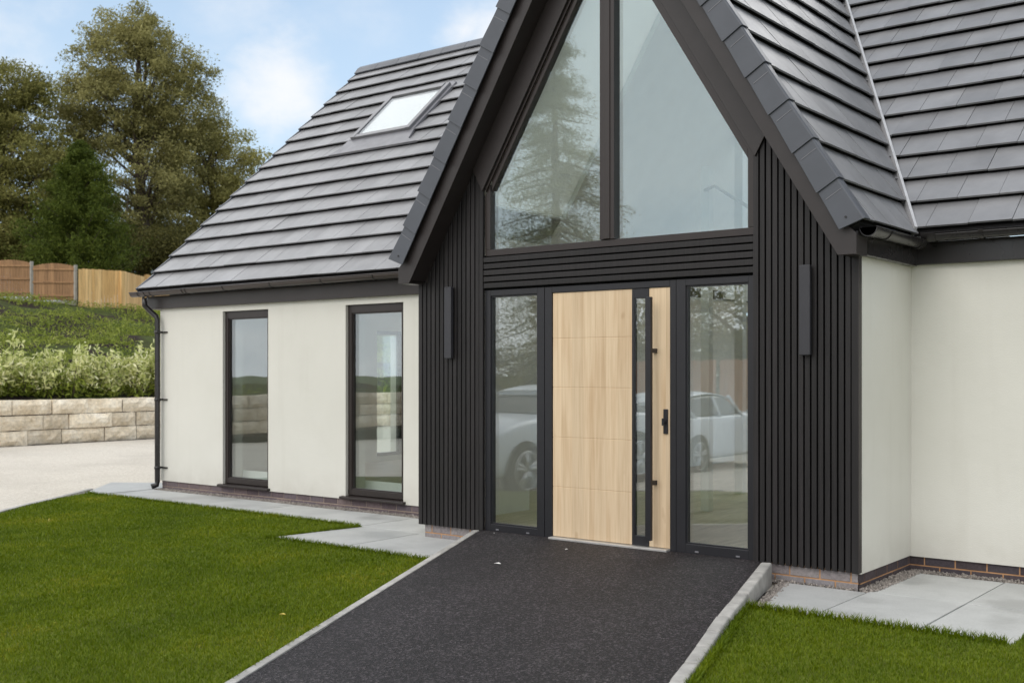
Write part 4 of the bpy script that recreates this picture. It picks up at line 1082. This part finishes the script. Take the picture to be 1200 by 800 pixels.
tree('broadleaf_tree','broad olive tree beyond the red fence, mirrored in the right sidelight', (-16.5,-27,-.6), (-17,-27,4.8), [((-17,-27,3.0),(2.6,2.6,2.0)),((-19,-26,2.6),(2.4,2.4,1.8)),((-15.4,-28,2.2),(1.5,1.5,1.3))], MT['lf_oak'], .14, 150, 110, .9, .2, group=None)
hd = MB()
hb = []
for k in range(13):
    hb.append(((-23+k*1.3+R.uniform(-.4,.4),-21.5+R.uniform(-.5,.5),1.3+R.uniform(-.3,.3)),(1.0,1.0,1.2)))
tree('hedge','mixed hedge line behind the red fence, mirrored in the glass',(-16,-21.5,-.6),(-16,-21.5,1.5),hb,MT['lf_dark'],.11,300,90,.7,.05,group=None,cat='hedge')

# ------------------------------------------------------------------ cars (seen mirrored in the glass)
def car(x, y, label, heading):
    t = thing('parked_car', label, 'car', (x,y,lawn_z(y)-.03), 'white cars parked on the gravel yard')
    zg = lawn_z(y)-.03
    def loft(stations, name, m, parent, smooth=True):
        mb = MB(); n = len(stations[0][1])
        vs = []
        for yy,prof in stations:
            for px_,pz in prof: vs.append((x+px_, y+heading*yy, zg+pz))
            for px_,pz in prof[::-1]: vs.append((x-px_, y+heading*yy, zg+pz))
        k = 2*n; fs = []
        for i in range(len(stations)-1):
            for j in range(k): fs.append((i*k+j,i*k+(j+1)%k,(i+1)*k+(j+1)%k,(i+1)*k+j))
        fs.append(tuple(range(k))); fs.append(tuple(range((len(stations)-1)*k,len(stations)*k))[::-1])
        if heading < 0: fs = [f[::-1] for f in fs]
        mb.add(vs, [f[::-1] for f in fs], smooth); o = mb.build(name, m, parent); 
        sb = o.modifiers.new('s','SUBSURF'); sb.levels = 1; sb.render_levels = 2; return o
    def sec(w_, zl, zm, zt): return [(w_*.90,zl),(w_*.99,zl+.12),(w_,zm),(w_*.97,zt-.06),(w_*.90,zt),(w_*.4,zt+.03)]
    B = loft([(2.36,sec(.72,.28,.5,.62)),(2.28,sec(.82,.22,.5,.74)),(1.9,sec(.90,.2,.55,.90)),(1.4,sec(.92,.2,.58,1.03)),(.8,sec(.92,.2,.6,1.06)),(-.2,sec(.92,.2,.6,1.03)),(-1.2,sec(.92,.2,.6,1.05)),(-1.9,sec(.91,.22,.6,1.04)),(-2.28,sec(.84,.26,.6,.98)),(-2.36,sec(.76,.3,.6,.9))], 'body', MT['paint'], t)
    def cab(wb, wt, zb, zt): return [(wb,zb),(wb-.02,zb+.05),((wb+wt)/2,(zb+zt)/2),(wt+.02,zt-.05),(wt*.9,zt),(wt*.4,zt+.02)]
    loft([(.62,cab(.80,.78,.98,1.04)),(.22,cab(.82,.72,1.0,1.28)),(-.15,cab(.83,.70,1.0,1.43)),(-.7,cab(.83,.70,1.0,1.46)),(-1.4,cab(.82,.68,1.0,1.38)),(-1.9,cab(.78,.64,1.0,1.20)),(-2.1,cab(.74,.62,.98,1.04))], 'glasshouse', MT['carglass'], B)
    def roofs(w_, z): return [(w_,z-.03),(w_*.97,z),(w_*.8,z+.022),(w_*.6,z+.03),(w_*.4,z+.034),(w_*.2,z+.036)]
    loft([(.10,roofs(.70,1.365)),(-.2,roofs(.71,1.43)),(-.7,roofs(.71,1.47)),(-1.4,roofs(.69,1.39)),(-1.85,roofs(.65,1.24))], 'roof_panel', MT['paint'], B)
    for s in (-1,1):
        for yy in (.42,-.5,-1.45):
            pb = MB(); pb.tube([(x+s*.845,y+heading*yy,zg+1.0),(x+s*.70,y+heading*(yy-.12 if yy<0 else yy-.35),zg+(1.40 if yy>-1 else 1.28))], .03, 6); pb.build('pillar', MT['paint'], B)
        for yy in (1.45,-1.45):
            ar = MB(); c = Vector((x+s*.80,y+heading*yy,zg+.34)); ar.tube([c,c+Vector((s*.128,0,0))], .40, 24); ar.build('wheel_arch', MT['tyre'], B)
            wm = MB(); c = Vector((x+s*.74,y+heading*yy,zg+.34)); wm.tube([c,c+Vector((s*.16,0,0)),c+Vector((s*.20,0,0))], [.34,.34,.31], 28); W_ = wm.build('wheel', MT['tyre'], t)
            rm = MB(); cc = c+Vector((s*.203,0,0))
            for k in range(5):
                a = k*2*math.pi/5+.3
                for da in (-.14,.14):
                    e = cc+Vector((0,math.cos(a+da)*.24,math.sin(a+da)*.24)); rm.tube([cc,e],[.03,.022],6)
            ringp = [cc+Vector((0,math.cos(k*math.pi/14)*.25,math.sin(k*math.pi/14)*.25)) for k in range(29)]; rm.tube(ringp,.016,6,cap=False)
            rm.tube([cc-Vector((s*.01,0,0)),cc+Vector((s*.02,0,0))],.05,12); rm.build('rim', MT['rim'], W_)
        hl = MB(); hl.tube([(x+s*.62,y+heading*2.30,zg+.70),(x+s*.86,y+heading*2.02,zg+.78)], [.06,.05], 8); hl.build('headlight', MT['lamp'], B)
        mr = MB(); mr.tube([(x+s*.86,y+heading*.62,zg+1.06),(x+s*1.02,y+heading*.60,zg+1.10)],[.04,.075],8); mr.build('wing_mirror', MT['paint'], B)
    return t
car(-10.1, -5.85, 'white car nearest the lawn, its front wheel mirrored in the left sidelight', 1)
car(-10.6, -11.6, 'white car farther back on the gravel, mirrored in the right sidelight', -1)

# ------------------------------------------------------------------ world, light, camera
SUN_DIR = Vector((-.04,-.72,.64)).normalized()     # towards the sun
wd = bpy.data.worlds.new('World'); scn.world = wd; wd.use_nodes = True
nt = wd.node_tree; nt.nodes.clear(); t = NT(nt)
out = t.n('ShaderNodeOutputWorld'); bg = t.n('ShaderNodeBackground'); t.l(bg.outputs[0], out.inputs[0]); bg.inputs[1].default_value = .15
sky = t.n('ShaderNodeTexSky', sky_type='NISHITA'); sky.sun_disc = False
sky.sun_elevation = math.asin(SUN_DIR.z); sky.sun_rotation = math.atan2(SUN_DIR.x, SUN_DIR.y); sky.air_density = 1.0; sky.dust_density = 1.2; sky.ozone_density = 1.2
tc = t.n('ShaderNodeTexCoord'); dirv = tc.outputs['Generated']
sep = t.n('ShaderNodeSeparateXYZ'); t.l(dirv, sep.inputs[0])
warp = t.noise(t.mapping(dirv,(1,1,1.5),(3.1,.4,.7)), 13, 8, .6)
fine = t.noise(t.mapping(dirv,(1,1,1.7)), 16, 6, .6)
def cloud_blob(d, r, soft, amt):
    dot = t.n('ShaderNodeVectorMath', operation='DOT_PRODUCT'); t.l(dirv, dot.inputs[0]); dot.inputs[1].default_value = Vector(d).normalized()
    ang = t.math('ARCCOSINE', t.math('MINIMUM', dot.outputs['Value'], 1.0))
    x_ = t.math('DIVIDE', t.math('SUBTRACT', r, ang), soft)
    x_ = t.math('ADD', x_, t.math('MULTIPLY_ADD', warp, 3.6, -1.8))
    x_ = t.math('ADD', x_, t.math('MULTIPLY_ADD', fine, 1.2, -.6))
    sm_ = t.n('ShaderNodeMapRange', interpolation_type='SMOOTHSTEP'); t.l(x_, sm_.inputs[0]); sm_.inputs[1].default_value = -.9; sm_.inputs[2].default_value = 1.5; sm_.inputs[4].default_value = amt
    return sm_.outputs[0]
mask = None
for d,r,s_,a in (((-.738,.625,.247),.036,.022,1.),((-.760,.604,.240),.016,.016,.8),((-.621,.727,.290),.022,.018,1.),((-.60,.74,.275),.035,.02,.95),((-.875,.41,.27),.055,.05,.75),((-.755,.585,.312),.03,.045,.5),((-.68,.67,.33),.03,.05,.4)):
    b_ = cloud_blob(d,r,s_,a); mask = b_ if mask is None else t.math('MAXIMUM', mask, b_)
# broken cloud cover elsewhere (behind the camera and overhead)
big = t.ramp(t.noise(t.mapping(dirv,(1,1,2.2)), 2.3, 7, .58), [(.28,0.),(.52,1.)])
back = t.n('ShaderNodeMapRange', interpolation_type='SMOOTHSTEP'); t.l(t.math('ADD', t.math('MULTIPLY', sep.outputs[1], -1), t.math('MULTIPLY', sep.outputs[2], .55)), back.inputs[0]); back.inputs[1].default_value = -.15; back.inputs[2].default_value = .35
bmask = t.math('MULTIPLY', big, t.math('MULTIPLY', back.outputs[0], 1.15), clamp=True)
added_clouds = t.math('MAXIMUM', cloud_blob((.05,.88,.42),.38,.10,1.), cloud_blob((-.72,.22,.66),.30,.10,.5))  # unseen bright clouds added where the roof tiles mirror the sky
haze = t.n('ShaderNodeMapRange', interpolation_type='SMOOTHSTEP'); t.l(sep.outputs[2], haze.inputs[0]); haze.inputs[1].default_value = .55; haze.inputs[2].default_value = -.05; haze.inputs[3].default_value = .35; haze.inputs[4].default_value = .9
col = t.mix(haze.outputs[0], sky.outputs[0], (3.65,4.6,5.5))
col = t.mix(t.math('MULTIPLY', mask, .9), col, (5.3,5.35,5.45))
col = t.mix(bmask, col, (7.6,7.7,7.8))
col = t.mix(added_clouds, col, (16.5,16.3,16.0))
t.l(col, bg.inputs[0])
sl = bpy.data.lights.new('sun','SUN'); sl.energy = .9; sl.angle = rad(38); sl.color = (1,.95,.88)
so = bpy.data.objects.new('sun', sl); COL.objects.link(so); so.rotation_euler = (-SUN_DIR).to_track_quat('-Z','Y').to_euler(); so.location = (0,0,20)

cam = bpy.data.cameras.new('camera'); co = bpy.data.objects.new('camera', cam); COL.objects.link(co)
co.location = (0,-7.5,1.5); co.rotation_euler = (rad(90),0,YAW); cam.sensor_width = 36; cam.lens = 36*1315/1200; cam.shift_y = 35/1200; cam.clip_end = 1500; cam.clip_start = .05
cam.dof.use_dof = True; cam.dof.focus_distance = 9.0; cam.dof.aperture_fstop = 3.2
scn.camera = co
scn.view_settings.view_transform = 'Standard'; scn.view_settings.look = 'None'; scn.view_settings.gamma = 1; scn.view_settings.exposure = 0.32
scn.render.engine = 'CYCLES'
scn.cycles.use_denoising = True
scn.cycles.max_bounces = 8; scn.cycles.diffuse_bounces = 6; scn.cycles.glossy_bounces = 4; scn.cycles.transparent_max_bounces = 16
scn.cycles.caustics_reflective = False; scn.cycles.caustics_refractive = False
scn.cycles.sample_clamp_indirect = 6
